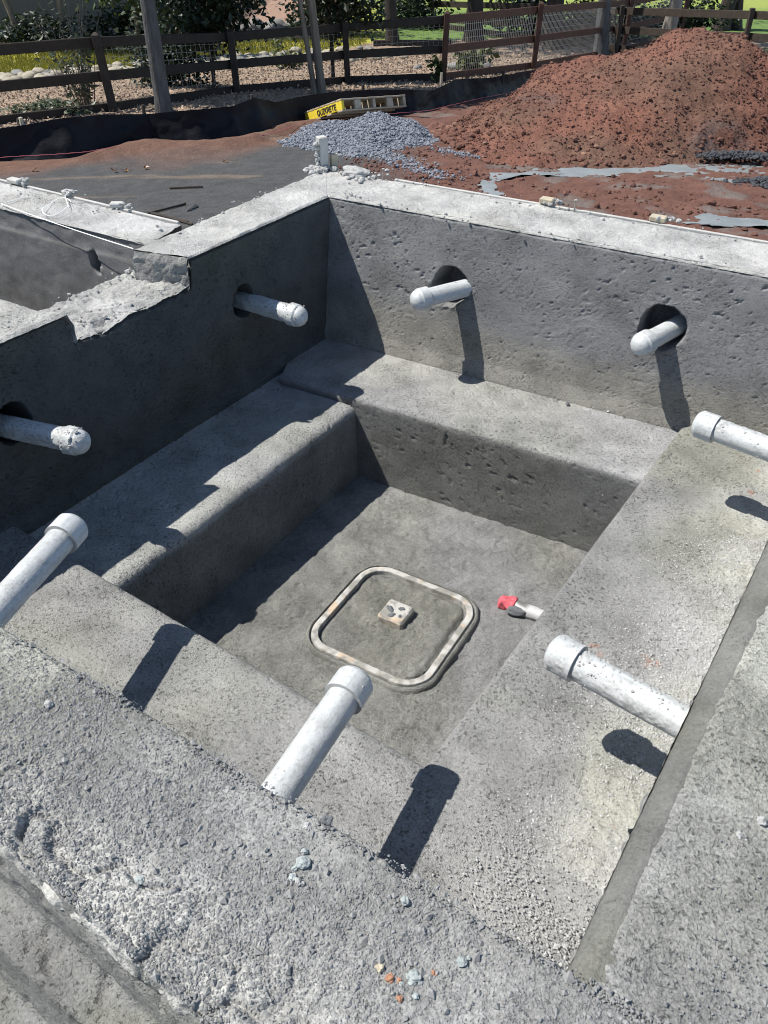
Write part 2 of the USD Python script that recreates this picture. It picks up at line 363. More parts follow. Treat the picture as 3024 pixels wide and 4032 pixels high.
# back bench
eB0, eB1 = V(-0.084, 2.519), V(0.777, 2.044); db = u2(eB0, eB1); inB = rot90(db)
b0, b1 = eB0 - db * 0.34, eB1 + db * 0.12
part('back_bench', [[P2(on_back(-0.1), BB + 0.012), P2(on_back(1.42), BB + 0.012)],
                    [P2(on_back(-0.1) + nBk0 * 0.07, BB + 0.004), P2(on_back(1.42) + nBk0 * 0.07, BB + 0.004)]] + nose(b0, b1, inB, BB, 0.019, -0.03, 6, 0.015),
     'troweled_concrete', trowel, darker_riser(lightness((0.34, 0.34, 0.335), 0.25, 3.5, 47, 0.5), BB), 0.005, flip=False)
# right bench, its far end running in under the back wall, its near end sinking into the near bench
eR0, eR1 = V(0.090, 1.029), V(0.763, 2.007); dr = u2(eR0, eR1); inR = V(dr[1], -dr[0])
lR0, lR1 = V(0.204, 0.412), V(0.667, 1.112); dlr = u2(lR0, lR1); inLR = V(dlr[1], -dlr[0])
r0, r1 = eR0 - dr * 0.16, eR1 + dr * 0.56
def sink(P, N):
    t = (P[..., :2] - r0) @ dr
    P[..., 2] -= 0.020 * sst(0.14, 0.0, t)
    return P
def rb_disp(P, N):
    ed = (P[:, :2] - lR0) @ inLR                      # distance from the ledge riser (negative inside)
    near = sst(-0.30, -0.05, ed + 0.10 * (fb(P, 6, 2, 77) - 0.5))
    return trowel(P, N) * 0.8 + near * (0.011 * (fb(P, 42, 3, 17) - 0.45) + 0.006 * (fb(P, 95, 2, 18) - 0.5))
def rb_col(P):
    c = lightness((0.270, 0.270, 0.262), 0.22, 3.5, 53, 0.9)(P)
    ed = (P[:, :2] - lR0) @ inLR
    near = sst(-0.26, -0.03, ed + 0.10 * (fb(P, 6, 2, 77) - 0.5))[:, None]
    red = sst(0.73, 0.78, fb(P, 16, 3, 88))[:, None] * 0.55
    c = c * (1 + 0.75 * near)
    return c * (1 - red) + V(0.24, 0.10, 0.05) * red
part('right_bench', nose(r0, r1, inR, NB, 0.016, -0.03, 5, 0.02)[::-1] +
     [[P2(lR0 - dlr * 0.30 + inLR * 0.0, NB), P2(lR1 + dlr * 1.6, NB)], [P2(lR0 - dlr * 0.30 + inLR * 0.1, NB + 0.01), P2(lR1 + dlr * 1.6 + inLR * 0.1, NB + 0.01)]],
     'troweled_concrete', rb_disp, rb_col, 0.0045, flip=True, post=sink)
# near bench
eN0, eN1 = V(-0.808, 1.653), V(0.072, 1.034); dn = u2(eN0, eN1); inN = V(dn[1], -dn[0])
if inN[1] > 0: inN = -inN
lN0, lN1 = V(-0.594, 0.911), V(0.193, 0.405); dln = u2(lN0, lN1); inLN = V(dln[1], -dln[0])
if inLN[1] > 0: inLN = -inLN
n0, n1 = eN0 - dn * 0.35, eN1 + dn * 0.42
part('near_bench', nose(n0, n1, inN, NB - 0.005, 0.026, -0.03, 6, 0.015)[::-1] +
     [[P2(lN0 - dln * 0.62, NB - 0.005), P2(lN1 + dln * 0.45, NB - 0.005)], [P2(lN0 - dln * 0.62 + inLN * 0.1, NB + 0.01), P2(lN1 + dln * 0.45 + inLN * 0.1, NB + 0.01)]],
     'troweled_concrete', trowel, lightness((0.305, 0.305, 0.295), 0.18, 4.0, 59, 0.5), 0.0045, flip=False)

# walls with the broken-out holes round the pipes
def holed(holes, nrm, base_disp):
    def post(P, N):
        for h, ra, rb, dep in holes:
            d = P - V(*h); z = d[..., 2]; s = d[..., :2] @ V(-nrm[1], nrm[0])
            wob = 0.012 * (fb(P.reshape(-1, 3), 18, 3, 61).reshape(z.shape) - 0.5) * 2
            q = np.sqrt((s / ra) ** 2 + (z / rb) ** 2) + wob / ra
            k = sst(1.06, 0.90, q)
            P = P - k[..., None] * V(nrm[0], nrm[1], 0.12) * dep
            below = sst(1.6, 1.0, q) * (z < 0)           # broken mortar under the hole
            P = P + (below * 0.02 * (fb(P.reshape(-1, 3), 45, 3, 62).reshape(z.shape) - 0.45))[..., None] * V(nrm[0], nrm[1], 0)
        return P
    return post
nBk = V(dA[1], -dA[0]);
if nBk[1] > 0: nBk = -nBk
nLf = V(-dB[1], dB[0]);
if nLf[0] < 0: nLf = -nLf
def wall_disp(seed):
    def f(P, N):
        Q = P * [0.95, 0.95, 1.25]
        m = sst(0.48, 0.62, fb(P, 3.5, 3, seed)) * (0.35 + 0.65 * sst(0.45, 0.75, P[:, 2])); m2 = sst(0.50, 0.62, fb(P, 9, 2, seed + 7))
        return (0.010 * (fb(P, 2.0, 2, seed + 1) - 0.5) + 0.0014 * (fb(P, 60, 3, seed + 2) - 0.5)
                - 0.0055 * sst(0.33, 0.24, fb(Q, 55, 3, seed + 3)) * m - 0.0040 * sst(0.27, 0.20, fb(Q, 85, 3, seed + 5)) + 0.0028 * (fb(P, 80, 2, seed + 6) - 0.5) * m2)
    return f
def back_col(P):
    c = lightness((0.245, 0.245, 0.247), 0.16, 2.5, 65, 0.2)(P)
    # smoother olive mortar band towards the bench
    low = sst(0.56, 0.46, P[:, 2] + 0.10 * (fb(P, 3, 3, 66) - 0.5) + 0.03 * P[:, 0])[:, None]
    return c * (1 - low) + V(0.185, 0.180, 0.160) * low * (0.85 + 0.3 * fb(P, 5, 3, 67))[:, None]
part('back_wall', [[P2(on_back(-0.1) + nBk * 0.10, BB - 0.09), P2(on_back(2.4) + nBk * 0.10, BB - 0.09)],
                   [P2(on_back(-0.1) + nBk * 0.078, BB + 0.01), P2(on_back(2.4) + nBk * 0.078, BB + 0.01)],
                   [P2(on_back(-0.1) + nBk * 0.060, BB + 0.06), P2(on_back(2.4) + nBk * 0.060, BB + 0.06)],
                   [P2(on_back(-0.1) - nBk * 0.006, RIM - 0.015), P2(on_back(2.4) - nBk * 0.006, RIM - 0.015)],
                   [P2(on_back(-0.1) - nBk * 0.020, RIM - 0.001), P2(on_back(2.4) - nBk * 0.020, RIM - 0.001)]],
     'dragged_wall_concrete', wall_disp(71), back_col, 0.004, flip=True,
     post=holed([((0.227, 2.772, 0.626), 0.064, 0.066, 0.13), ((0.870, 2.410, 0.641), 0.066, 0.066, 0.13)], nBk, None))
# left wall: full height at the corner and at the front, cut down to the weir in between
T_W0, T_W1, T_END = 0.705, 1.173, 2.15
WEIR = 0.762
ts = np.linspace(-0.1, T_END, 401)
def left_top(t):
    n = 0.008 * (fb(np.stack([t * 14, t * 0, t * 0 + 3], 1), 1.0, 3, 5) - 0.5)
    k = sst(T_W0 - 0.008, T_W0 + 0.012, t) * sst(T_W1 + 0.012, T_W1 - 0.008, t)
    sag = 0.012 * np.exp(-((t - 1.045) / 0.06) ** 2)
    return RIM - 0.004 - k * (RIM - WEIR + sag) + n * (0.35 + 1.4 * k)
topz = left_top(ts)
lw = [np.stack([on_left(t) for t in ts])] * 4
base_r = np.column_stack([lw[0] + nLf * 0.02, np.full(len(ts), LB - 0.10)])
b2_r = np.column_stack([lw[0] + nLf * 0.012, np.full(len(ts), LB + 0.03)])
mid_r = np.column_stack([lw[0] + nLf * 0.002, np.full(len(ts), LB + 0.07)])
top_r = np.column_stack([lw[0] - nLf * 0.004, topz - 0.012])
lip_r = np.column_stack([lw[0] - nLf * 0.018, topz])
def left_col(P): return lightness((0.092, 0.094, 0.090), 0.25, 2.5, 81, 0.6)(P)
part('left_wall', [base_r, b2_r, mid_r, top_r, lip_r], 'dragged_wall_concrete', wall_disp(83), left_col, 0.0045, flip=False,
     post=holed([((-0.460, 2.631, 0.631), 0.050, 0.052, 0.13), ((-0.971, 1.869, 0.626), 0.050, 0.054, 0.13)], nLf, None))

# rims
def rim_disp(P, N):
    return 0.010 * (fb(P, 3, 2, 91) - 0.5) + 0.010 * (fb(P, 22, 3, 92) - 0.5) + 0.006 * (fb(P, 70, 2, 93) - 0.5)
rim_c = lightness((0.50, 0.495, 0.475), 0.12, 5.0, 95, 0.3)
oB = lambda t: V(-0.222, 3.292) * K + u2((-0.222, 3.292), (1.174, 2.511)) * t
oL = lambda t: V(-0.222, 3.292) * K + u2((-0.222, 3.292), (-0.752, 2.461)) * t
part('back_rim', [[P2(C0 - nBk * 0.008 - dA * 0.02, RIM - 0.0075), P2(on_back(2.4) - nBk * 0.008, RIM - 0.006)], [P2(C0 - nBk * 0.012 - dA * 0.03, RIM - 0.0015), P2(on_back(2.4) - nBk * 0.012, RIM)],
                  [P2(oB(-0.005), RIM - 0.0015), P2(oB(2.5), RIM)], [P2(oB(0) - nBk * 0.004, RIM - 0.012), P2(oB(2.5) - nBk * 0.004, RIM - 0.012)],
                  [P2(oB(0), -0.45), P2(oB(2.5), -0.45)]], 'rim_concrete', rim_disp, rim_c, 0.006, flip=True)
iE, oE = on_left(T_W0), oL(1.01)
part('left_rim', [[P2(C0 - nLf * 0.007, RIM - 0.006), P2(iE - nLf * 0.007, RIM - 0.006)], [P2(C0 - nLf * 0.012, RIM), P2(iE - nLf * 0.012, RIM)],
                  [P2(oL(0), RIM), P2(oE, RIM)], [P2(oL(0) - nLf * 0.006, RIM - 0.012), P2(oE - nLf * 0.006, RIM - 0.012)],
                  [P2(oL(0), -0.6), P2(oE, -0.6)]], 'rim_concrete', rim_disp, rim_c, 0.006, flip=False)
def chunky(P, N): return 0.022 * (fb(P, 20, 3, 97) - 0.5) + 0.010 * (fb(P, 60, 2, 98) - 0.5)
part('left_rim_end', [[P2(iE - nLf * 0.006, RIM - 0.004), P2(oE, RIM - 0.004)], [P2(iE + dB * 0.012 - nLf * 0.004, RIM - 0.02), P2(oE + dB * 0.012, RIM - 0.02)],
                      [P2(iE + dB * 0.02 - nLf * 0.004, WEIR - 0.05), P2(oE + dB * 0.02, WEIR - 0.05)]], 'rim_concrete', chunky,
     lightness((0.34, 0.34, 0.325), 0.25, 6.0, 99, 0.3), 0.005, flip=False)
iF = on_left(T_W1)
wo0, wo1 = V(-0.787, 2.545) * 1.022, V(-0.985, 2.215) * 1.022
wt = np.linspace(T_W0 - 0.01, T_W1 + 0.02, 90)
w_in = np.column_stack([np.stack([on_left(t) for t in wt]) - nLf * 0.010, left_top(wt) - 0.001])
w_mid = np.column_stack([np.stack([on_left(t) for t in wt]) - nLf * 0.06, np.full(len(wt), WEIR)])
w_out = np.linspace(V(*wo0, WEIR - 0.002), V(*(wo1 + dB * 0.06), WEIR - 0.002), len(wt))
w_dn = w_out.copy(); w_dn[:, 2] = -0.6
w_lip = w_out - np.append(nLf, 0) * 0.012; w_lip[:, 2] -= 0.02
w_dn[:, :2] -= nLf * 0.012
part('weir_ledge', [w_in, w_mid, w_out, w_lip, w_dn], 'rim_concrete', lambda P, N: sst(0.0, -0.05, (P[:, :2] - C0) @ nLf) * (0.018 * (fb(P, 18, 3, 101) - 0.5)) + 0.012 * (fb(P, 55, 2, 103) - 0.5) + 0.008 * (fb(P, 110, 2, 104) - 0.5),
     lightness((0.46, 0.458, 0.44), 0.25, 6.0, 105, 0.2), 0.006, flip=False)
# front block of the left wall (top level with the rim)
s0, s1 = on_left(T_W1 - 0.005), on_left(2.2)
sb0, sb1 = V(-0.905, 2.035) * K, V(-0.905, 2.035) * K + V(-0.86, 0.51) * 1.6
part('left_rim_block', [[P2(s0, RIM - 0.006), P2(s1, RIM - 0.006)], [P2(s0 - nLf * 0.012, RIM), P2(s1 - nLf * 0.012, RIM)],
                        [P2(sb0, RIM), P2(s1 + V(-1.6, 0.3), RIM)], [P2(sb1, RIM), P2(s1 + V(-2.4, 0.9), RIM)]], 'rim_concrete', rim_disp,
     lightness((0.47, 0.468, 0.45), 0.2, 6.0, 107, 0.2), 0.007, flip=False)
part('left_rim_block_face', [[P2(s0 - nLf * 0.004, RIM - 0.006), P2(sb0, RIM - 0.006), P2(sb1, RIM - 0.006)], [P2(s0 - dB * 0.015 - nLf * 0.004, RIM - 0.04), P2(sb0 - dB * 0.015, RIM - 0.04), P2(sb1 - dB * 0.015, RIM - 0.04)],
                        [P2(s0 - dB * 0.02 - nLf * 0.004, 0.4), P2(sb0 - dB * 0.02, -0.6), P2(sb1 - dB * 0.02, -0.6)]], 'rim_concrete', chunky,
     lightness((0.30, 0.30, 0.29), 0.2, 6.0, 108, 0.2), 0.008, flip=True)

# right ledge: sheer riser, a smooth trowelled margin, then a rough top
riser_t0, riser_t1 = lR0 - dlr * 0.3, lR1 + dlr * 1.6
part('right_riser', [[P2(riser_t0 - inLR * 0.012, NB - 0.06), P2(riser_t1 - inLR * 0.012, NB - 0.06)], [P2(riser_t0 - inLR * 0.006, NB + 0.03), P2(riser_t1 - inLR * 0.006, NB + 0.03)],
                     [P2(riser_t0, LEDGE - 0.03), P2(riser_t1, LEDGE - 0.03)]], 'dragged_wall_concrete', wall_disp(111), lightness((0.33, 0.33, 0.315), 0.2, 4, 113, 0.4), 0.006, flip=True)
mg = 0.040
def ledge_far(t): return lR0 + dlr * t
m0, m1 = lR0 - dlr * 0.06, lR1 + dlr * 1.6
mw0, mw1 = 0.022, 0.066
part('right_ledge_margin', [[P2(m0, LEDGE - 0.034), P2(m1, LEDGE - 0.034)], [P2(m0 + inLR * 0.003, LEDGE - 0.024), P2(m1 + inLR * 0.003, LEDGE - 0.024)], [P2(m0 + inLR * 0.010, LEDGE - 0.016), P2(m1 + inLR * 0.012, LEDGE - 0.016)],
                            [P2(m0 + inLR * mw0, LEDGE - 0.007), P2(m1 + inLR * mw1, LEDGE - 0.004)], [P2(m0 + inLR * (mw0 + 0.04), LEDGE - 0.008), P2(m1 + inLR * (mw1 + 0.04), LEDGE - 0.008)]],
     'smooth_concrete', lambda P, N: 0.005 * (fb(P, 5, 2, 115) - 0.5) + 0.0025 * (fb(P, 60, 2, 116) - 0.5), lightness((0.175, 0.174, 0.160), 0.14, 6, 117, 0.6), 0.004)
def ledge_disp(P, N):
    m = sst(0.42, 0.60, fb(P, 3.2, 3, 121))
    big = fb(P, 16, 3, 122) - 0.5
    return 0.012 * (fb(P, 2.0, 2, 5) - 0.5) + (0.004 + 0.008 * m) * big + (0.003 + 0.005 * m) * (fb(P, 48, 3, 123) - 0.5) + (0.0025 + 0.005 * sst(0.4, 0.62, fb(P, 7, 3, 128))) * (fb(P, 100, 3, 124) - 0.5)
def ledge_col(P):
    c = lightness((0.278, 0.278, 0.268), 0.32, 3.0, 125, 0.7)(P) * (0.75 + 0.5 * fb(P, 16, 4, 129))[:, None]
    pale = sst(0.52, 0.66, fb(P, 4.5, 4, 126))[:, None]
    return c * (1 + 0.28 * pale)
fx = lN1 + dln * 1.9
part('right_ledge', [[P2(lR0 + inLR * 0.018 - dlr * 0.12, LEDGE - 0.012), P2(lR1 + inLR * (mw1 - 0.006) + dlr * 1.6, LEDGE - 0.010)], [P2(lR0 + inLR * 0.030 - dlr * 0.12, LEDGE - 0.004), P2(lR1 + inLR * (mw1 + 0.012) + dlr * 1.6, LEDGE - 0.002)], [P2(fx - dlr * 0.12, LEDGE - 0.004), P2(fx + dlr * 2.7, LEDGE)]], 'pebbly_concrete', ledge_disp, ledge_col, 0.006, flip=True)
# near ledge and the stepped outer face below it
e0, e1 = V(-0.444, 0.529), V(-0.188, 0.350); de = u2(e0, e1); outE = V(de[1], -de[0])
if outE[1] > 0: outE = -outE
k0, k1 = e0 - de * 0.9, e1 + de * 1.2
l0, l1 = lN0 - dln * 0.75, lN1 + dln * 1.9
def near_disp(P, N):
    ed = (P[:, :2] - e0) @ outE                       # towards the outer edge the mortar is lumpy and cracked
    lump = sst(-0.13, -0.02, ed)
    return ledge_disp(P, N) + lump * (0.018 * (fb(P, 34, 4, 131) - 0.5) - 0.012 * sst(0.06, 0.0, np.abs(fb(P, 13, 3, 133) - 0.5)))
def near_col(P):
    c = ledge_col(P); ed = (P[:, :2] - e0) @ outE
    lump = sst(-0.15, -0.01, ed)[:, None]
    return c * (1 + 0.40 * lump) * (V(1, 0.99, 0.96) * lump + (1 - lump))
part('near_ledge', [[P2(l0 + inLN * 0.004, NB - 0.06), P2(l1 + inLN * 0.004, NB - 0.06)], [P2(l0, LEDGE - 0.02), P2(l1, LEDGE - 0.02)], [P2(l0 + inLN * 0.006, LEDGE - 0.004), P2(l1 + inLN * 0.006, LEDGE - 0.004)],
                    [P2(l0 + inLN * 0.02, LEDGE), P2(l1 + inLN * 0.02, LEDGE)], [P2(k0 - outE * 0.015, LEDGE), P2(k1 - outE * 0.015, LEDGE)], [P2(k0, LEDGE - 0.010), P2(k1, LEDGE - 0.010)],
                    [P2(k0 + outE * 0.004, LEDGE - 0.03), P2(k1 + outE * 0.004, LEDGE - 0.03)]],
     'pebbly_concrete', near_disp, near_col, 0.004, flip=False)
step_c = lightness((0.235, 0.234, 0.222), 0.2, 6, 135, 0.8)
part('outer_step', [[P2(k0 - outE * 0.004, LEDGE - 0.012), P2(k1 - outE * 0.004, LEDGE - 0.012)], [P2(k0 + outE * 0.008, LEDGE - 0.05), P2(k1 + outE * 0.008, LEDGE - 0.05)], [P2(k0 + outE * 0.012, 0.778), P2(k1 + outE * 0.012, 0.778)],
                    [P2(k0 + outE * 0.020, 0.770), P2(k1 + outE * 0.020, 0.770)], [P2(k0 + outE * 0.056, 0.768), P2(k1 + outE * 0.056, 0.768)], [P2(k0 + outE * 0.063, 0.760), P2(k1 + outE * 0.063, 0.760)],
                    [P2(k0 + outE * 0.075, 0.690), P2(k1 + outE * 0.075, 0.690)], [P2(k0 + outE * 0.082, 0.684), P2(k1 + outE * 0.082, 0.684)], [P2(k0 + outE * 0.9, 0.66), P2(k1 + outE * 0.9, 0.66)]],
     'troweled_concrete', lambda P, N: 0.008 * (fb(P, 4, 2, 136) - 0.5) + 0.004 * (fb(P, 40, 3, 137) - 0.5) + pitted(P, 40, 0.006, None, 138, 0.38), step_c, 0.005, flip=False)

# ------------------------------------------------------------------ pool trough beside the spa
pool = thing('pool_trough', 'narrow grey concrete pool trough left of the spa with a low hole in its wall', 'pool')
pi0, pi1 = V(-0.744, 2.535) * K, V(-1.303, 2.865) * K; dp = u2(pi0, pi1); nP = V(dp[1], -dp[0]);
if nP[1] > 0: nP = -nP
q0, q1 = pi0 - dp * 0.03, pi1 + dp * 1.6
po0, po1 = V(-0.654, 2.685) * K, V(-1.356, 3.115) * K
dpo = u2(po0, po1)
part('pool_beam', [[P2(q0, RIM - 0.010), P2(q1, RIM - 0.010)], [P2(q0 - nP * 0.012, RIM - 0.003), P2(q1 - nP * 0.012, RIM - 0.003)],
                   [P2(po0 - dpo * 0.0, RIM - 0.003), P2(po1 + dpo * 1.6, RIM - 0.003)], [P2(po0 - dpo * 0.0, -0.5), P2(po1 + dpo * 1.6, -0.5)]],
     'rim_concrete', rim_disp, lightness((0.50, 0.495, 0.48), 0.12, 5.0, 141, 0.3), 0.007, flip=False, parent=pool)
def pool_col(P):
    c = lightness((0.205, 0.203, 0.202), 0.12, 3, 143, 0.1)(P)
    return c * (1 - 0.25 * sst(0.012, 0.0, np.abs(P[:, 2] - 0.772 - 0.02 * (fb(P, 3, 2, 144) - 0.5))))[:, None]
part('pool_wall', [[P2(q0 + nP * 0.03, -0.62), P2(q1 + nP * 0.03, -0.62)], [P2(q0 + nP * 0.006, 0.767), P2(q1 + nP * 0.006, 0.767)], [P2(q0 + nP * 0.0, 0.777), P2(q1 + nP * 0.0, 0.777)], [P2(q0 - nP * 0.004, RIM - 0.008), P2(q1 - nP * 0.004, RIM - 0.008)]],
     'smooth_concrete', lambda P, N: 0.008 * (fb(P, 3, 2, 145) - 0.5) + 0.004 * (fb(P, 30, 3, 146) - 0.5) + 0.006 * (fb(P, 40, 2, 147) - 0.5) * sst(0.757, 0.787, P[:, 2]),
     pool_col, 0.007, flip=False, parent=pool, post=holed([((-0.965, 2.718, 0.731), 0.022, 0.035, 0.10)], nP, None))
part('pool_floor', [[V(-0.2, 2.6, -0.6), V(-3.0, 4.2, -0.6)], [V(-0.6, 1.7, -0.6), V(-3.4, 3.3, -0.6)]], 'smooth_concrete', None, lightness((0.2, 0.2, 0.2), 0.1, 3, 149), 0.05, flip=False, parent=pool)

# ------------------------------------------------------------------ pipe stubs
def pipe_stub(tip, base, label, seed, group, coat=0.5, r=0.0305, capr=0.0375, capl=0.062, dome=0.012, into=0.13):
    tip, base = V(*tip), V(*base); d = base - tip; L = np.linalg.norm(d) + into; d /= np.linalg.norm(d)
    t = thing('pipe_stub', label, 'pipe', group, None, tip)
    Mx = frame(d)[:3, :3]
    def lathe(prof, n=84):
        s = np.array(prof); dense = [s[0]]
        for a, b in zip(s[:-1], s[1:]):
            k = max(1, int(np.linalg.norm(b - a) / 0.003))
            dense += [a + (b - a) * j / k for j in range(1, k + 1)]
        dense = np.array(dense); a = np.linspace(0, 2 * np.pi, n, endpoint=False)
        P = np.stack([np.broadcast_to(dense[:, :1], (len(dense), n)), dense[:, 1:2] * np.cos(a), dense[:, 1:2] * np.sin(a)], -1)
        nv = len(dense); i = np.arange(nv * n).reshape(nv, n); j = np.roll(i, -1, axis=1)
        f = np.vstack([np.stack([i[:-1].ravel(), j[:-1].ravel(), j[1:].ravel()], 1), np.stack([i[:-1].ravel(), j[1:].ravel(), i[1:].ravel()], 1)])
        return P.reshape(-1, 3), f
    off = np.random.default_rng(seed).uniform(-9, 9, 3)
    white = V(0.385, 0.40, 0.398); grey = V(0.26, 0.265, 0.258)
    def dress(v, f, amt, name):
        m = fb(v + off, 36, 5, seed); m2 = fb(v + off, 170, 3, seed + 1)
        k = sst(0.60 - 0.26 * amt, 0.84 - 0.26 * amt, m)
        rad = np.linalg.norm(v[:, 1:], axis=1, keepdims=True)
        out = np.where(rad > 1e-4, v * [0, 1, 1] / np.maximum(rad, 1e-6), V(-1, 0, 0))
        v = v + out * (k * (0.0002 + (0.0008 + 0.0010 * (amt > 0.42)) * sst(0.35, 0.7, m2)))[:, None]
        c = white * (1.08 - 0.22 * sst(0.35, 0.75, fb((v + off) * [0.16, 1, 1], 120, 3, seed + 2)) - 0.30 * sst(0.55, 0.75, fb(v + off, 230, 3, seed + 5)))[:, None] * (1 - k)[:, None] + (grey * (0.65 + 0.9 * m2)[:, None]) * k[:, None]
        film = sst(0.35, 0.6, fb(v + off, 14, 3, seed + 4))[:, None] * 0.35
        c = c * (1 - film) + V(0.36, 0.375, 0.375) * film
        obj(name, (v @ Mx.T, f), 'pvc', t, smooth=40, cd=None) if False else None
        pr = obj(name, (v @ Mx.T, f), 'pvc', t, smooth=True, cd=c)
        return pr
    v, f = lathe([(capl - 0.006, r), (L, r)])
    dress(v, f, coat, 'pipe')
    prof = [(0.0, 0.0)] + [(dome * (1 - math.cos(a)) , (capr - 0.004) * math.sin(a)) for a in np.linspace(0.15, math.pi / 2, 8)]
    prof += [(dome + 0.002, capr - 0.0012), (dome + 0.005, capr), (capl, capr + 0.0004), (capl + 0.0005, r + 0.0003)]
    k_ = 11
    bands = [prof[:k_], prof[k_ - 1:k_ + 1], prof[k_:]]
    vs_, fs_, o_ = [], [], 0
    for b_ in bands:
        v_, f_ = lathe(b_); vs_.append(v_); fs_.append(f_ + o_); o_ += len(v_)
    v, f = np.vstack(vs_), np.vstack(fs_)
    cap = dress(v, f, coat * 0.75, 'end_cap')
    # mortar crust stuck on top
    g = np.random.default_rng(seed + 100); ms = []
    for k in range(int(260 * coat ** 2) if coat > 0.42 else 3):
        x = g.uniform(0.02, L - into - 0.01); a = g.normal(1.2, 0.9); rr = capr if x < capl else r
        rk = rock(g.uniform(0.0008, 0.0026), 1, 0.4, (1.3, 1.3, 0.7), g)
        rk.apply_translation((x, rr * math.cos(a), rr * math.sin(a))); ms.append(rk)
    m = cat_mesh(ms); m.vertices = m.vertices @ Mx.T
    obj('mortar_crust', m, 'crumb', t, smooth=True, kind='stuff')
    return t
GP = None
pipe_stub((-0.258, 2.567, 0.603), (-0.452, 2.680, 0.606), 'capped white pipe stub through the shaded left wall nearest the back corner', 11, GP, 0.75, dome=0.030, into=0.10)
pipe_stub((-0.770, 1.818, 0.600), (-1.010, 1.893, 0.606), 'capped white pipe stub through the shaded left wall at the left picture edge', 12, GP, 0.7, dome=0.030, into=0.12)
pipe_stub((0.093, 2.656, 0.622), (0.278, 2.760, 0.624), 'capped white pipe stub in the left of two holes in the sunlit back wall', 13, GP, 0.15, dome=0.026, into=0.10)
pipe_stub((0.772, 2.322, 0.620), (0.955, 2.480, 0.624), 'capped white pipe stub in the right of two holes in the sunlit back wall', 14, GP, 0.25, dome=0.026, into=0.10)
pipe_stub((0.838, 1.922, 0.603), (1.02, 1.765, 0.603), 'capped white pipe stub reaching in from the right picture edge below the back wall', 15, GP, 0.45, into=0.3)
pipe_stub((0.318, 1.101, 0.603), (0.560, 0.897, 0.603), 'capped white pipe stub over the right bench crusted with mortar', 16, GP, 0.8, into=0.1)
pipe_stub((-0.678, 1.432, 0.648), (-0.765, 1.12, 0.648), 'capped white pipe stub over the near bench at the left picture edge', 17, GP, 0.4, into=0.2)
pipe_stub((-0.046, 1.026, 0.612), (-0.172, 0.775, 0.612), 'capped white pipe stub over the near bench pointing at the floor drain', 18, GP, 0.35, into=0.15)

# ------------------------------------------------------------------ floor drain
dc = V(0.028, 1.747); dx = u2((-0.19, 1.654), (0.064, 1.505)); dy = V(-dx[1], dx[0])
def rr_path(w, h, r, n=9):
    pts = []
    for cx, cy, a0 in ((w - r, h - r, 0), (-w + r, h - r, 90), (-w + r, -h + r, 180), (w - r, -h + r, 270)):
        for k in range(n): 
            a = math.radians(a0 + 90 * k / (n - 1)); pts.append((cx + r * math.cos(a), cy + r * math.sin(a)))
    out = []
    for a, b in zip(pts, pts[1:] + pts[:1]):
        k = max(1, int(np.hypot(b[0] - a[0], b[1] - a[1]) / 0.008))
        out += [(a[0] + (b[0] - a[0]) * j / k, a[1] + (b[1] - a[1]) * j / k) for j in range(k)]
    return np.array(out)
def ring(prof, W, H, R0):
    """rounded-square ring: prof = list of (inset, z)"""
    rows = [rr_path(W - i, H - i, max(0.01, R0 - i)) for i, z in prof]
    n0 = 420
    rows = [resample(np.column_stack([np.vstack([r, r[:1]]), np.zeros(len(r) + 1)]), n0 + 1)[:-1, :2] for r in rows]
    P = np.array([np.column_stack([dc + r[:, :1] * dx + r[:, 1:] * dy, np.full(n0, z)]) for r, (i, z) in zip(rows, prof)])
    nv = len(rows); i = np.arange(nv * n0).reshape(nv, n0); j = np.roll(i, -1, axis=1)
    f = np.vstack([np.stack([i[:-1].ravel(), j[:-1].ravel(), j[1:].ravel()], 1), np.stack([i[:-1].ravel(), j[1:].ravel(), i[1:].ravel()], 1)])
    return P.reshape(-1, 3), f
drain = thing('floor_drain', 'rounded square main drain with off-white rim sunk in the spa floor', 'drain')
DW, DH, DR = 0.197, 0.202, 0.085
def paint(v, dirt=0.5):
    a = fb(v, 32, 5, 151); b = fb(v, 26, 3, 152)
    c = np.tile(V(0.345, 0.338, 0.312), (len(v), 1))
    rust = sst(0.55, 0.68, b)[:, None]; mud = sst(0.56 - 0.12 * dirt, 0.70 - 0.12 * dirt, a)[:, None]
    c = c * (1 - rust * 0.6) + V(0.38, 0.27, 0.16) * rust * 0.6
    return c * (1 - mud) + V(0.19, 0.185, 0.165) * mud
v, f = ring([(-0.004, -0.02), (-0.004, 0.012), (0.0, 0.030), (0.001, 0.032), (0.005, 0.0325), (0.010, 0.0325), (0.015, 0.0325), (0.019, 0.032), (0.020, 0.030), (0.022, -0.02)], DW, DH, DR)
v = v + V(0, 0, 1) * (0.003 * (fb(v, 60, 3, 153) - 0.5) - 0.013)[:, None]
obj('drain_rim', (v, f), 'drain_paint', drain, smooth=35, cd=None) if False else obj('drain_rim', (v, f), 'drain_paint', drain, smooth=False, cd=paint(v, 0.85))
v, f = ring([(-0.022, -0.01), (-0.018, 0.010), (-0.010, 0.017), (-0.005, 0.016), (-0.004, -0.01)], DW, DH, DR)
v = v + V(0, 0, 1) * (0.012 * (fb(v, 30, 3, 154) - 0.5))[:, None]
obj('mortar_collar', (v, f), 'floor_concrete', drain, smooth=True, cd=lightness((0.17, 0.17, 0.155), 0.3, 12, 155)(v) * 1.5)
cg = np.linspace(-1, 1, 76)
XX, YY = np.meshgrid(cg, cg)
pv = np.column_stack([dc + XX.reshape(-1, 1) * (DW - 0.026) * dx + YY.reshape(-1, 1) * (DH - 0.026) * dy, np.full(XX.size, 0.015)])
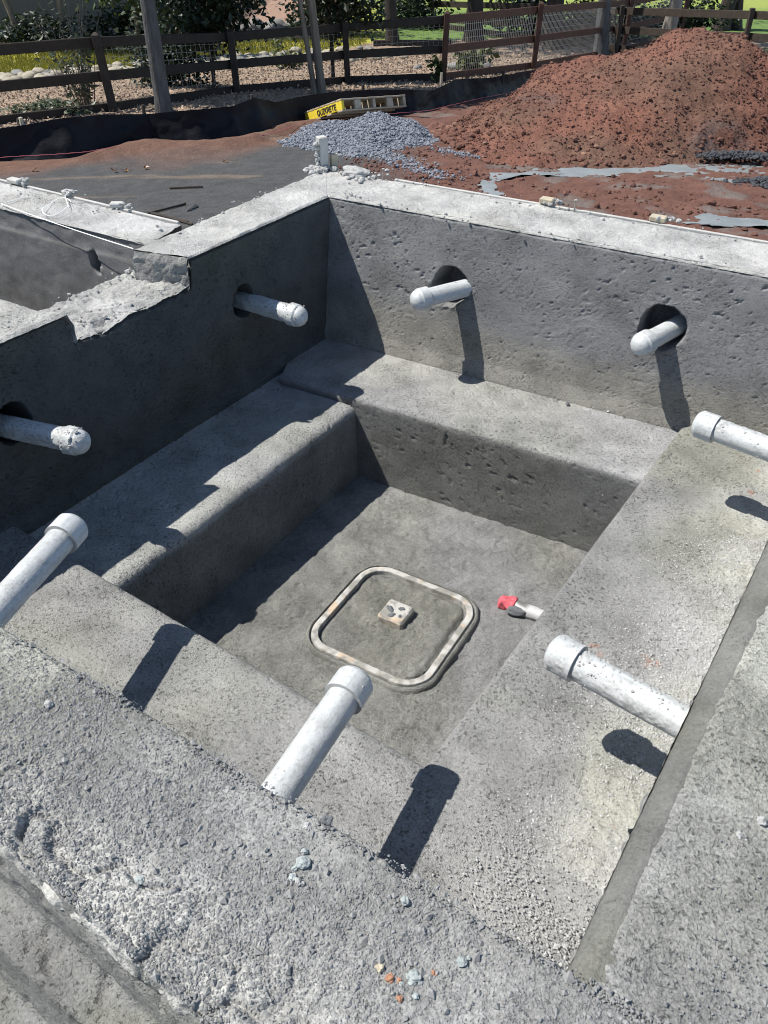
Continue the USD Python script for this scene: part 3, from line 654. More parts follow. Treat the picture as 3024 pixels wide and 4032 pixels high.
corner = np.maximum(np.abs(XX), np.abs(YY)).ravel(); rad = np.hypot(np.maximum(np.abs(XX) - 0.65, 0), np.maximum(np.abs(YY) - 0.65, 0)).ravel() / 0.35
keep = rad <= 1.0
pv[:, 2] += 0.020 * (fb(pv, 30, 4, 156) - 0.5) + 0.006 * (fb(pv, 90, 2, 157) - 0.5) - 0.012 * sst(0.90, 1.0, np.maximum(corner, rad))
i = np.arange(76 * 76).reshape(76, 76); a, b, c, d = i[:-1, :-1].ravel(), i[:-1, 1:].ravel(), i[1:, 1:].ravel(), i[1:, :-1].ravel()
f = np.vstack([np.stack([a, b, c], 1), np.stack([a, c, d], 1)]); f = f[keep[f].all(1)]
us = np.unique(f); rm_ = np.zeros(len(pv), int); rm_[us] = np.arange(len(us)); pv, f = pv[us], rm_[f]
obj('mortar_bed', (pv, f), 'floor_concrete', drain, smooth=True, cd=lightness((0.225, 0.224, 0.205), 0.25, 9, 158, 0.5)(pv))
pc = V(0.036, 1.770); pw = 0.042
pm = box(2 * pw, 2 * pw, 0.030, (0, 0, 0), None, 0.006)
pm = pm.subdivide_to_size(0.006); pm.apply_transform(np.vstack([np.column_stack([dx[0], dy[0], 0, pc[0]]), np.column_stack([dx[1], dy[1], 0, pc[1]]), [0, 0, 1, 0.026], [0, 0, 0, 1]]) if False else np.array([[dx[0], dy[0], 0, pc[0]], [dx[1], dy[1], 0, pc[1]], [0, 0, 1, 0.024], [0, 0, 0, 1]]))
obj('centre_plate', pm, 'drain_paint', drain, smooth=35, cd=None) if False else obj('centre_plate', (pm.vertices, pm.faces), 'drain_paint', drain, cd=paint(np.asarray(pm.vertices), 0.75))

g = np.random.default_rng(160)
for (u, w_, r) in ((-0.45, -0.05, 0.011), (0.25, 0.35, 0.008), (-0.05, -0.5, 0.009), (0.5, -0.35, 0.006)):
    q = rock(r, 2, 0.4, (1.2, 0.8, 0.35), g); q.apply_translation((*(pc + dx * u * pw + dy * w_ * pw), 0.040)); obj('mortar_blob', q, 'dark_crumb', drain, smooth=True)
# small capped pipe with red tape at the foot of the right bench
rp = thing('floor_pipe', 'short white floor pipe with red taped end beside the drain', 'pipe')
p0, p1 = V(0.352, 1.842, 0.012), V(0.535, 1.738, 0.012)
tb = tube(np.linspace(p0 + (p1 - p0) * 0.18, p1, 12), 0.021, 20)
v = np.asarray(tb.vertices); m = sst(0.5, 0.6, fb(v, 40, 3, 161))[:, None]
obj('pipe', (v + 0.004 * (fb(v, 60, 2, 3)[:, None] - 0.5), tb.faces), 'pvc', rp, smooth=True, cd=V(0.36, 0.36, 0.35) * (1 - m) + V(0.13, 0.13, 0.12) * m)
tp = tube(np.linspace(p0, p0 + (p1 - p0) * 0.26, 14), np.array([0.010, 0.017, 0.0215, 0.023, 0.0225, 0.024, 0.0225, 0.024, 0.023, 0.0245, 0.023, 0.024, 0.0235, 0.022]), 24)
v = np.asarray(tp.vertices); obj('red_tape_cap', (v + 0.016 * (fb(v, 75, 3, 4)[:, None] - 0.5) * V(1, 1, 0.6), tp.faces), 'red_tape', rp, smooth=True)
mm = rock(0.026, 2, 0.35, (1.5, 0.8, 0.5)); mm.apply_translation((0.405, 1.796, 0.016)); obj('mortar_crust', mm, 'dark_crumb', rp, smooth=True)

# ------------------------------------------------------------------ loose mortar on the near ledge
def lump(name, at, r, mat, label, cat='concrete lump', n=3, seed=0, group=None):
    g = np.random.default_rng(seed); ms = []; r = r * 0.52
    for k in range(n):
        q = rock(r * (1.0 if k == 0 else g.uniform(0.35, 0.6)), 2, 0.42, (1, 1, 0.8), g)
        q.apply_translation(V(*at) + (V(0, 0, r * 0.35) if k == 0 else V(g.normal(0, r * 0.9), g.normal(0, r * 0.9), r * 0.12)))
        ms.append(q)
    return obj(name, cat_mesh(ms), mat, None, smooth=False, label=label, cat=cat, group=group)
BRINK = ' lying on the grey near ledge'
lump('concrete_lump', (-0.095, 0.514, 0.873), 0.016, 'greenish_crumb', 'largest pale green mortar lump on the near ledge below the pipe shadow', seed=201, n=4)
lump('concrete_lump', (-0.099, 0.492, 0.873), 0.008, 'crumb', 'small pale mortar crumbs just in front of the largest green lump', seed=202)
lump('concrete_lump', (0.023, 0.470, 0.873), 0.0085, 'greenish_crumb', 'single bluish white mortar lump alone in the middle of the near ledge', seed=203, n=1)
lump('concrete_lump', (0.083, 0.404, 0.873), 0.0095, 'greenish_crumb', 'bluish white oblong mortar lump on the near ledge, rightmost of the lumps', seed=204, n=2)
lump('concrete_lump', (0.032, 0.388, 0.873), 0.013, 'greenish_crumb', 'crumbly pale green mortar lump on the near ledge beside the orange chips', seed=205, n=7)
lump('brick_chip', (0.006, 0.387, 0.873), 0.0085, 'red_crumb', 'orange brick chip touching the pale green crumbly lump', 'brick chip', seed=206, n=2)
lump('brick_chip', (0.016, 0.367, 0.873), 0.006, 'red_crumb', 'small orange brick chip nearest the bottom picture edge', 'brick chip', seed=207, n=1)
lump('brick_chip', (0.052, 0.393, 0.873), 0.0045, 'red_crumb', 'tiny orange brick chip right of the pale green crumbly lump', 'brick chip', seed=208, n=2)
lump('concrete_lump', (-0.004, 0.397, 0.873), 0.008, 'pale_wood', 'tan mortar lump beside the larger orange brick chip', seed=209, n=2)
lump('concrete_lump', (-0.070, 0.569, 0.873), 0.0125, 'dark_crumb', 'dark grey mortar lump on the brink between two pipe shadows', seed=210, n=2)
lump('concrete_lump', (-0.094, 0.562, 0.873), 0.009, 'crumb', 'pale angular mortar lump left of the dark lump', seed=211, n=3)
lump('concrete_lump', (-0.160, 0.524, 0.873), 0.0055, 'crumb', 'tiny white mortar lump on the near ledge left of the green lump', seed=212, n=1)
lump('concrete_lump', (-0.281, 0.493, 0.873), 0.010, 'greenish_crumb', 'pale mortar lump near the broken outer edge of the ledge', seed=213, n=3)
lump('concrete_lump', (-0.466, 0.747, 0.873), 0.012, 'crumb', 'flat pale mortar flake on the near ledge at the left', seed=214, n=1)
lump('concrete_lump', (0.463, 0.570, 0.870), 0.011, 'crumb', 'white mortar lump on the right ledge near the right picture edge', seed=215, n=2)
lump('concrete_lump', (0.430, 0.553, 0.870), 0.008, 'crumb', 'white mortar crumbs on the right ledge below the larger white lump', seed=216, n=4)
for k, (x, y, r, m, l) in enumerate([(0.575, 2.566, 0.010, 'crumb', 'pale crumb leftmost along the foot of the back wall'), (0.629, 2.472, 0.012, 'dark_crumb', 'dark crumb on the back bench, largest there'),
                                     (0.714, 2.452, 0.011, 'crumb', 'grey crumb cluster midway along the back wall foot'), (0.914, 2.352, 0.017, 'crumb', 'white mortar flake in the far right corner of the back bench'),
                                     (0.757, 2.424, 0.009, 'crumb', 'small grey crumb beside the back wall foot, right of the cluster')]):
    lump('wall_foot_crumb', (x, y, 0.330), r, m, l, 'mortar crumb', 2, 230 + k)
# loose grit on the ledges
def scatter_quad(a, b, c, d, n, g):
    u, v = g.random(n)[:, None], g.random(n)[:, None]
    return (1 - u) * (1 - v) * a + u * (1 - v) * b + u * v * c + (1 - u) * v * d
g = np.random.default_rng(301)
pts = scatter_quad(l0 + dln * 0.3, l1 - dln * 1.0, k1 - de * 0.5, k0 + de * 0.2, 110000, g)
P = np.column_stack([pts, np.full(len(pts), LEDGE)])
w = sst(0.40, 0.62, fb(P, 7, 3, 302)); P = P[g.random(len(P)) < 0.25 + 0.75 * w]
rad = np.clip(0.00095 * np.exp(g.normal(0.2, 0.5, len(P))), 0.0008, 0.006)
P[:, 2] += near_disp(P, None) + rad * 0.2
obj('ledge_grit', many_stones(P, rad, 303, 0.8, False), 'grit', None, label='loose pale mortar grit strewn over the near ledge', cat='grit', kind='stuff')
pts = scatter_quad(lR0 + inLR * 0.09, lR1 + inLR * 0.09 + dlr * 0.5, lR1 + inLR * 0.7 + dlr * 0.2, fx - dlr * 0.1, 60000, g)
P = np.column_stack([pts, np.full(len(pts), LEDGE - 0.001)])
w = sst(0.42, 0.66, fb(P, 6, 3, 305)); P = P[g.random(len(P)) < 0.15 + 0.8 * w]
rad = np.clip(0.00095 * np.exp(g.normal(0.2, 0.5, len(P))), 0.0008, 0.006)
P[:, 2] += ledge_disp(P, None) + rad * 0.2
obj('right_ledge_grit', many_stones(P, rad, 306, 0.8, False), 'grit', None, label='loose pale grit on the rough right ledge', cat='grit', kind='stuff')
g = np.random.default_rng(308); n = 42000; t = g.uniform(0.0, 1.55, n); o = -np.abs(g.normal(0, 0.11, n)) - 0.004
pts = lR0 + np.outer(t, dlr) + np.outer(o, inLR); P = np.column_stack([pts, np.full(n, NB)])
w = sst(0.36, 0.58, fb(P, 9, 3, 309)); P = P[g.random(n) < 0.12 + 0.88 * w]
rad = np.clip(0.00095 * np.exp(g.normal(0.2, 0.5, len(P))), 0.0008, 0.005); P[:, 2] += rb_disp(P, None) + rad * 0.2
obj('bench_grit', many_stones(P, rad, 312, 0.8, False), 'pale_grit', None, label='pale crumbly grit along the foot of the right riser', cat='grit', kind='stuff')
# crumbs standing proud along the rims
g = np.random.default_rng(310); PP, RR = [], []
for (pa, pb, n, rr, z) in ((oB(0.0), oB(1.6), 110, 0.0042, RIM), (oL(0.0), oL(0.95), 60, 0.0038, RIM), (C0 - nBk * 0.02 + dA * 0.03, on_back(1.4) - nBk * 0.02, 60, 0.004, RIM), (wo0 + nLf * 0.02, wo1 + nLf * 0.02, 50, 0.004, WEIR), (on_left(0.75) - nLf * 0.07, on_left(1.1) - nLf * 0.07, 60, 0.0035, WEIR), (sb0 + V(-0.03,-0.06), on_left(1.5) - nLf * 0.05, 50, 0.0035, RIM), (po0 + nP * 0.04, po1 + nP * 0.04, 30, 0.0035, RIM)):
    t = g.random(n)[:, None]; q = pa + (pb - pa) * t + g.normal(0, 0.02, (n, 2))
    PP.append(np.column_stack([q, np.full(n, z + 0.002)])); RR.append(np.clip(rr * np.exp(g.normal(-0.35, 0.5, n)), 0.001, 0.012))
obj('rim_crumbs', many_stones(np.vstack(PP), np.concatenate(RR), 311, 0.8, True), 'crumb', None, label='dry mortar crumbs sprinkled along the spa and pool rims', cat='crumbs', kind='stuff')

# ------------------------------------------------------------------ form boards, stakes, blocks, string on the rim
def flat_beam(a, b, z, w, h): return beam(V(a[0], a[1], z - h / 2), V(b[0], b[1], z - h / 2), w, h, 0.002)
nOut = V(-dA[1], dA[0])
obj('form_board', flat_beam(oB(0.30) + nOut * 0.012, oB(2.4) + nOut * 0.012, RIM + 0.004, 0.011, 0.30), 'form_board_wood', None, label='thin pale form board along the outer edge of the spa back rim', cat='form board')
obj('form_board', flat_beam(po0 - dpo * -0.02 - nP * 0.010, po1 + dpo * 1.5 - nP * 0.010, RIM + 0.003, 0.010, 0.30), 'form_board_wood', None, label='thin pale form board along the outer edge of the pool rim at left', cat='form board')
def block(at, sx, sy, sz, rz, label, mat='pale_wood', seed=0):
    t = thing('wood_block', label, 'wood block', None, None, at)
    R = trimesh.transformations.rotation_matrix(rz, (0, 0, 1))
    sx, sy, sz = sx * 0.8, sy * 0.85, sz * 0.85
    obj('timber', box(sx, sy, sz, (0, 0, sz / 2), R, 0.003), mat, t)
    gg = np.random.default_rng(seed); ms = []
    for k in range(9):
        q = rock(gg.uniform(0.004, 0.010), 1, 0.35, (1, 1, 0.8), gg); q.apply_translation((0.03 + gg.normal(0, 0.018), gg.normal(-0.01, 0.012), gg.uniform(0.0, 0.014))); ms.append(q)
    obj('mortar_crust', cat_mesh(ms), 'crumb', t, kind='stuff')
aA = math.atan2(dA[1], dA[0])
block((0.567, 2.947, RIM + 0.006), 0.060, 0.038, 0.022, aA, 'pale wood block on the back rim, left of two blocks', 'pale_wood', 1)
block((0.907, 2.767, RIM + 0.006), 0.066, 0.038, 0.020, aA, 'pale wood block on the back rim, nearest the right picture edge', 'pale_wood', 2)
block((-0.922, 2.916, RIM + 0.004), 0.055, 0.034, 0.018, aA + 0.5, 'white wood block on the pool rim nearest the spa corner', 'form_board_wood', 3)
block((-1.132, 3.049, RIM + 0.004), 0.045, 0.034, 0.018, aA, 'white wood block on the pool rim beside the wire loop', 'form_board_wood', 4)
block((-1.368, 3.187, RIM + 0.004), 0.070, 0.036, 0.018, aA, 'white wood block on the pool rim at the left picture edge', 'form_board_wood', 5)
st = thing('form_stake', 'tall mortar crusted wooden stake at the far corner of the spa rim', 'stake', None, None, (-0.238, 3.384, 0.527))
R = trimesh.transformations.rotation_matrix(0.5, (0, 0, 1))
sm = box(0.036, 0.036, 0.440, (0, 0, 0.22), R, 0.003)
obj('timber', sm, 'form_board_wood', st)
gg = np.random.default_rng(9); ms = []
for k in range(46):
    z = gg.uniform(0.31, 0.42); q = rock(gg.uniform(0.004, 0.010), 1, 0.35, (1, 1, 1), gg)
    q.apply_translation((-0.017 + gg.normal(0, 0.004), -0.012 + gg.normal(0, 0.008), z)); ms.append(q)
for k in range(40):
    q = rock(gg.uniform(0.006, 0.016), 1, 0.35, (1, 1, 0.8), gg); q.apply_translation((gg.normal(-0.02, 0.025), gg.normal(-0.03, 0.02), 0.325 + gg.uniform(-0.004, 0.010))); ms.append(q)
obj('mortar_crust', cat_mesh(ms), 'crumb', st, kind='stuff')
st2 = obj('form_stake', box(0.028, 0.018, 0.36, (-0.195, 3.394, 0.722), R, 0.002), 'pale_wood', None, label='short clean wooden stake behind the tall crusted stake', cat='stake')
mh = rock(0.040, 3, 0.3, (1.3, 0.8, 0.55)); mh.apply_translation((-0.108, 3.302, RIM + 0.008)); ms = []
for k in range(40):
    q = rock(gg.uniform(0.004, 0.010), 1, 0.3, (1, 1, 0.8), gg); q.apply_translation((-0.09 + gg.normal(0, 0.05), 3.28 + gg.normal(0, 0.03), RIM + 0.004)); ms.append(q)
th = thing('mortar_heap', 'rounded mortar heap on the far corner of the spa rim', 'mortar heap'); obj('heap', mh, 'crumb', th, smooth=25); obj('crumbs', cat_mesh(ms), 'crumb', th, kind='stuff')
for (x, y, l) in ((-0.005, 3.255, 'bent nail upright on the back rim near the mortar heap'), (0.652, 2.890, 'mortar coated nail upright between the two wood blocks')):
    nt = thing('nail', l, 'nail', None, None, (x, y, RIM))
    obj('shank', tube([(0, 0, -0.01), (0.001, 0, 0.02), (0.002, 0, 0.034)], 0.0022, 6), 'rust_metal', nt)
    q = tube([(0.002, 0, 0.033), (0.002, 0, 0.036)], 0.0055, 8); obj('head', q, 'crumb', nt)
s_pts = np.linspace(V(-1.331, 2.943, RIM + 0.005), V(-0.776, 2.531, RIM + 0.001), 14); s_pts[:, 2] -= 0.004 * np.sin(np.linspace(0, np.pi, 14))
st = thing('string_line', 'white string stretched across the pool trough to the spa corner', 'string')
obj('string', tube(s_pts, 0.0013, 6), 'string', st)
obj('tie_end', tube([V(-1.331, 2.943, RIM + 0.005), V(-1.30, 2.985, RIM + 0.005), V(-1.265, 3.03, RIM + 0.004)], 0.0013, 6), 'string', st)
lp = []
for a in np.linspace(-0.4, 5.0, 26): lp.append(V(-1.125 + 0.042 * math.cos(a + 1.2), 2.905 + 0.085 * math.sin(a + 1.2), RIM + 0.008 + 0.004 * math.sin(3 * a)))
lp += [V(-1.125, 3.00, RIM + 0.015), V(-1.115, 3.03, RIM + 0.02)]
obj('wire_loop', tube(lp, 0.0012, 6), 'string', None, label='thin white wire curled in a loop on the pool rim', cat='wire')

# ------------------------------------------------------------------ ground
SILT = np.array([(-4.9, 9.55), (-4.236, 9.626), (-3.795, 9.701), (-3.439, 9.768), (-3.103, 10.27), (-2.781, 10.56), (-2.172, 10.535), (-1.801, 10.747), (-1.558, 11.093), (-1.358, 11.546), (-1.114, 11.992),
                 (-0.694, 12.285), (-0.173, 12.648), (0.437, 13.196), (0.734, 13.738), (1.095, 14.268), (1.74, 15.051), (2.72, 16.712), (4.2, 18.6)])
SILT_H = 1.15 * np.array([0.28, 0.279, 0.311, 0.35, 0.317, 0.284, 0.321, 0.32, 0.37, 0.281, 0.290, 0.319, 0.309, 0.26, 0.21, 0.30, 0.263, 0.257, 0.26])
def G(x, y):
    x = np.asarray(x, float); y = np.asarray(y, float); r = np.hypot(x * 0.8, y)
    z = np.interp(r, [0, 3.5, 25, 60, 500], [-0.15, -0.15, -2.3, -2.8, -2.8])
    return z
def trench(x, y): return -1.05 * sst(4.6, 4.0, y) * sst(-7.5, -6.5, x) * sst(5.5, 4.5, x) * sst(-6, -5, y)
def silt_y(x): return np.interp(x, SILT[:, 0], SILT[:, 1])
def relief(x, y):
    P = np.stack([x, y, x * 0], -1)
    dirt = sst(0.15, -0.1, y - silt_y(x)) * sst(2.5, 4.5, y)
    right = sst(-0.2, 1.0, x)
    a = (0.05 * (fb(P, 1.1, 3, 401) - 0.5) * right + 0.05 * (fb(P, 4, 4, 402) - 0.45) * right + 0.03 * (fb(P, 13, 3, 403) - 0.5) * (0.25 + right))
    berm = 0.10 * np.exp(-((y - silt_y(x) + 0.45) / 0.35) ** 2) * sst(-3.6, -2.9, x) * sst(0.4, -1.0, x) * (0.3 + 1.2 * fb(P, 3, 3, 404))
    m = (1 - dirt) * sst(3, 5, y)
    return dirt * (a + berm) + m * (0.05 * (fb(P, 2.5, 3, 405) - 0.5) + 0.025 * (fb(P, 12, 2, 406) - 0.5))
def Gz(x, y):
    x = np.atleast_1d(np.asarray(x, float)); y = np.atleast_1d(np.asarray(y, float)); return G(x, y) + relief(x, y)
def up_to(vals, ratio, end):
    v = list(vals)
    while v[-1] < end: v.append(v[-1] + max(v[-1] - v[-2], (v[-1] - vals[0]) * ratio))
    return v
ys = [3.9]
while ys[-1] < 42: ys.append(ys[-1] * 1.0058)
ys = np.array([-500, -120, -40, -15, -7, -5, -2, 1.5, 3.0] + ys + [48, 60, 80, 120, 220, 500])
xs = np.concatenate([[-500, -200, -90, -45, -28], np.arange(-18, -6.4, 0.13), np.arange(-6.4, 6.4, 0.045), np.arange(6.4, 14, 0.12), [18, 28, 45, 90, 200, 500]])
X, Y = np.meshgrid(xs, ys)
Z = G(X, Y) + relief(X, Y) + trench(X, Y)
P = np.column_stack([X.ravel(), Y.ravel(), Z.ravel()])
def zone_col(P):
    x, y = P[:, 0], P[:, 1]; Q = P * [1, 1, 0]
    n = fb(Q, 0.9, 4, 411); n2 = fb(Q, 3.5, 4, 412); n3 = fb(Q, 12, 3, 413)
    mud = V(0.052, 0.052, 0.052); clay = V(0.100, 0.049, 0.036); brown = V(0.11, 0.065, 0.045)
    right = sst(-0.5, 0.6, x + 0.8 * (n - 0.5))
    nearsilt = sst(-1.6, -0.5, y - silt_y(x) + 1.2 * (n - 0.5))
    base = mud * (1 - right)[:, None] + clay * right[:, None]
    base = base * (1 - 0.75 * nearsilt * (1 - right))[:, None] + V(0.125, 0.062, 0.04) * (0.75 * nearsilt * (1 - right))[:, None]
    streak = sst(0.62, 0.72, fb(Q * [0.6, 4.0, 0], 1.0, 4, 414)) * (1 - right)
    base = base * (1 - 0.5 * streak)[:, None] + V(0.16, 0.12, 0.085) * (0.5 * streak)[:, None]
    greyp = sst(0.58, 0.70, n2) * right * 0.6
    base = base * (1 - greyp)[:, None] + V(0.12, 0.115, 0.105) * greyp[:, None]
    base = base * (0.7 + 0.6 * n3)[:, None]
    # beyond the silt fence: mulch, then grass
    mulch = V(0.20, 0.148, 0.108) * (0.6 + 0.8 * fb(Q, 9, 3, 415))[:, None]
    past = sst(-0.05, 0.1, y - silt_y(x))[:, None]
    c = base * (1 - past) + mulch * past
    ly = np.interp(x, [-12, -8.0, -6.5, -5.2, -3.3, -1.2, -0.3, 1.0, 3, 6], [19.8, 20.4, 20.3, 22.4, 24.6, 25.6, 27.0, 27.3, 27.6, 27.6]) + 0.8 * (n2 - 0.5)
    lawn = sst(0.0, 0.25, y - ly)
    gl = V(0.29, 0.27, 0.035) * (0.65 + 0.7 * fb(Q, 6, 4, 416))[:, None]; gd = V(0.085, 0.135, 0.035) * (0.65 + 0.7 * fb(Q, 6, 4, 417))[:, None]
    rgt = sst(-0.8, 0.4, x)[:, None]
    grass = gl * (1 - rgt) + gd * rgt
    far = sst(33, 36, y)[:, None]; grass = grass * (1 - far) + V(0.19, 0.23, 0.05) * far
    c = c * (1 - lawn[:, None]) + grass * lawn[:, None]
    bed = (sst(26.0, 26.4, y) * sst(-4.2, -4.8, x) + sst(27.2, 27.8, y) * sst(-4.9, -4.2, x) * sst(-1.0, -1.6, x))[:, None]
    bc = V(0.05, 0.036, 0.026) * sst(-4.2, -4.8, x)[:, None] + V(0.22, 0.14, 0.10) * sst(-4.8, -4.2, x)[:, None]
    c = c * (1 - np.clip(bed, 0, 1)) + bc * np.clip(bed, 0, 1)
    return c
nx, ny = len(xs), len(ys); i = np.arange(nx * ny).reshape(ny, nx); a, b, c, d = i[:-1, :-1].ravel(), i[:-1, 1:].ravel(), i[1:, 1:].ravel(), i[1:, :-1].ravel()
obj('ground', (P, np.vstack([np.stack([a, b, c], 1), np.stack([a, c, d], 1)])), 'earth', None, smooth=True, cd=zone_col(P), kind='structure')

# slurry puddles on the clay
def sheet(poly, step, lift, mat, name, label=None, cat=None, kind=None):
    pg = Polygon(poly).buffer(0); x0, y0, x1, y1 = pg.bounds
    gx = np.arange(x0 - step, x1 + 2 * step, step); gy = np.arange(y0 - step, y1 + 2 * step, step)
    XX, YY = np.meshgrid(gx, gy)
    w = 0.16 * (fb(np.stack([XX, YY, XX * 0], -1), 3, 3, 421) - 0.5); w2 = 0.16 * (fb(np.stack([XX, YY, XX * 0], -1), 3, 3, 422) - 0.5)
    ins = contains_xy(pg, (XX + w * 2).ravel(), (YY + w2 * 2).ravel())
    z = G(XX, YY) + lift - 0.004 + 0.034 * (fb(np.stack([XX, YY, XX * 0], -1), 4, 3, 423) - 0.5)
    i = np.arange(XX.size).reshape(XX.shape); a, b, c, d = i[:-1, :-1].ravel(), i[:-1, 1:].ravel(), i[1:, 1:].ravel(), i[1:, :-1].ravel()
    f = np.vstack([np.stack([a, b, c], 1), np.stack([a, c, d], 1)]); f = f[ins[f].all(1)]
    m = trimesh.Trimesh(np.column_stack([XX.ravel(), YY.ravel(), z.ravel()]), f, process=False); m.remove_unreferenced_vertices()
    return obj(name, m, mat, None, smooth=True, label=label, cat=cat, kind=kind)
sheet([(0.80, 7.55), (0.86, 8.10), (1.05, 8.58), (1.6, 8.86), (2.4, 9.0), (3.1, 9.2), (4.4, 9.6), (4.6, 8.8), (3.84, 8.5), (3.3, 8.25), (3.1, 8.70), (2.6, 8.45), (1.9, 8.42), (1.35, 8.52), (1.06, 8.10), (0.98, 7.45)], 0.035, 0.010, 'slurry', 'slurry_puddle', 'long grey slurry puddle at the foot of the red dirt mound', 'puddle', 'structure')
sheet([(0.9, 5.2), (1.2, 5.8), (1.9, 5.9), (3.0, 5.9), (3.2, 5.4), (2.0, 5.1)], 0.035, 0.010, 'slurry', 'slurry_puddle', 'grey slurry patch on the clay just behind the back rim', 'puddle', 'structure')
sheet([(2.3, 6.6), (2.5, 6.9), (3.4, 7.0), (3.5, 6.6)], 0.035, 0.010, 'slurry', 'slurry_puddle', 'small grey slurry patch at right between rim and mound', 'puddle', 'structure')

# ------------------------------------------------------------------ dirt mound
mound = thing('dirt_mound', 'tall heap of loose red brown clay soil at right', 'dirt mound')
ridge = np.array([(0.62, 11.3, -0.93), (0.978, 11.157, -0.74), (1.303, 11.345, -0.60), (1.457, 11.432, -0.535), (1.715, 11.57, -0.445), (1.907, 11.673, -0.312), (2.131, 11.785, -0.238), (2.494, 11.738, -0.178), (2.806, 11.667, -0.12), (3.012, 11.616, -0.056), (3.214, 11.562, 0.012), (3.384, 11.513, 0.135),
                  (3.533, 11.468, 0.215), (3.787, 11.317, 0.240), (3.938, 11.145, 0.205), (4.11, 10.936, 0.19), (4.237, 10.789, 0.105), (4.347, 10.647, 0.075), (5.0, 10.3, -0.15), (6.2, 10.2, -0.75)])
toe = np.array([(0.40, 11.2), (0.60, 10.6), (0.85, 9.9), (1.1, 9.25), (1.45, 8.95), (1.96, 8.85), (2.7, 8.95), (3.42, 9.2), (4.3, 9.5), (5.2, 9.3), (6.8, 9.4)])
nR = 250
rr_ = resample(ridge, nR); tt_ = resample(np.column_stack([toe, G(toe[:, 0], toe[:, 1]) - 0.05]), nR)
bk = rr_ + V(0.5, 1.8, 0); bk[:, 2] = G(bk[:, 0], bk[:, 1]) - 0.05
def between(a, b, s, bulge): 
    q = a + (b - a) * s; q[:, 2] += bulge * np.sin(np.pi * s) * (a[:, 2] - b[:, 2]); return q
rails = [bk, between(rr_, bk, 0.5, 0.06), rr_] + [between(rr_, tt_, s, k) for s, k in ((0.12, 0.10), (0.3, 0.09), (0.5, 0.05), (0.7, 0.0), (0.88, -0.05))] + [tt_]
def mound_disp(P, N): 
    crack = sst(0.035, 0.0, np.abs(fb(P, 1.6, 3, 431) - 0.5)) * sst(0.5, 0.7, fb(P, 0.8, 2, 432))
    return 0.16 * (fb(P, 1.3, 3, 433) - 0.5) + 0.10 * (fb(P, 5, 4, 434) - 0.5) + 0.035 * (fb(P, 15, 3, 435) - 0.5) - 0.05 * crack
mv, mf = patch(rails, 0.035, mound_disp, flip=True)
a = fb(mv, 0.9, 4, 436); b = fb(mv, 4, 4, 437)
mc = V(0.128, 0.058, 0.040) * (1 - sst(0.4, 0.65, a))[:, None] + V(0.104, 0.060, 0.042) * sst(0.4, 0.65, a)[:, None]
gp_ = (sst(0.42, 0.25, np.hypot((mv[:, 0] - 3.75) / 1.2, mv[:, 1] - 9.55)) * sst(0.3, 0.5, b))[:, None]
gp2 = (sst(0.30, 0.1, np.hypot((mv[:, 0] - 1.75) / 1.3, (mv[:, 1] - 10.6) / 1.2)) * sst(0.35, 0.55, b))[:, None] * 0.7
mc = mc * (0.65 + 0.7 * b)[:, None]; gpp = np.maximum(gp_ * 0.45, gp2 * 0.8); mc = mc * (1 - gpp) + V(0.055, 0.058, 0.062) * gpp
obj('soil', (mv, mf), 'clay', mound, smooth=True, cd=mc)
g = np.random.default_rng(441)
front = np.nonzero((mv[:, 1] < np.interp(mv[:, 0], ridge[:, 0], ridge[:, 1]) + 0.15) & (mv[:, 0] < 4.6) & (mv[:, 2] > G(mv[:, 0], mv[:, 1]) - 0.01))[0]
rise = (mv[front, 2] - G(mv[front, 0], mv[front, 1]))
pr = (0.25 + np.exp(-rise / 0.35)); pr /= pr.sum()
sel = g.choice(front, 200, replace=False, p=pr)
big = np.sort(np.clip(0.028 * np.exp(g.normal(0, 0.6, 200)), 0.018, 0.12))[::-1]
sel = sel[np.argsort(mv[sel, 2])]
for k, (s, r) in enumerate(zip(sel, big)):
    q = rock(r, 1, 0.4, (1, 1, 0.8), g); q.apply_translation(mv[s] + V(0, 0, r * 0.05))
    obj('clod', q, 'pale_clod' if k % 9 == 4 else 'clay_clod', mound)
sel = g.choice(front, 16000); rr = np.clip(0.0062 * np.exp(g.normal(0, 0.6, 16000)), 0.003, 0.028)
obj('small_clods', many_stones(mv[sel] + g.normal(0, 0.02, (16000, 3)) * [1, 1, 0.2] + rr[:, None] * [0, 0, 0.05], rr, 442, 0.85), 'clay_clod', mound, kind='stuff')
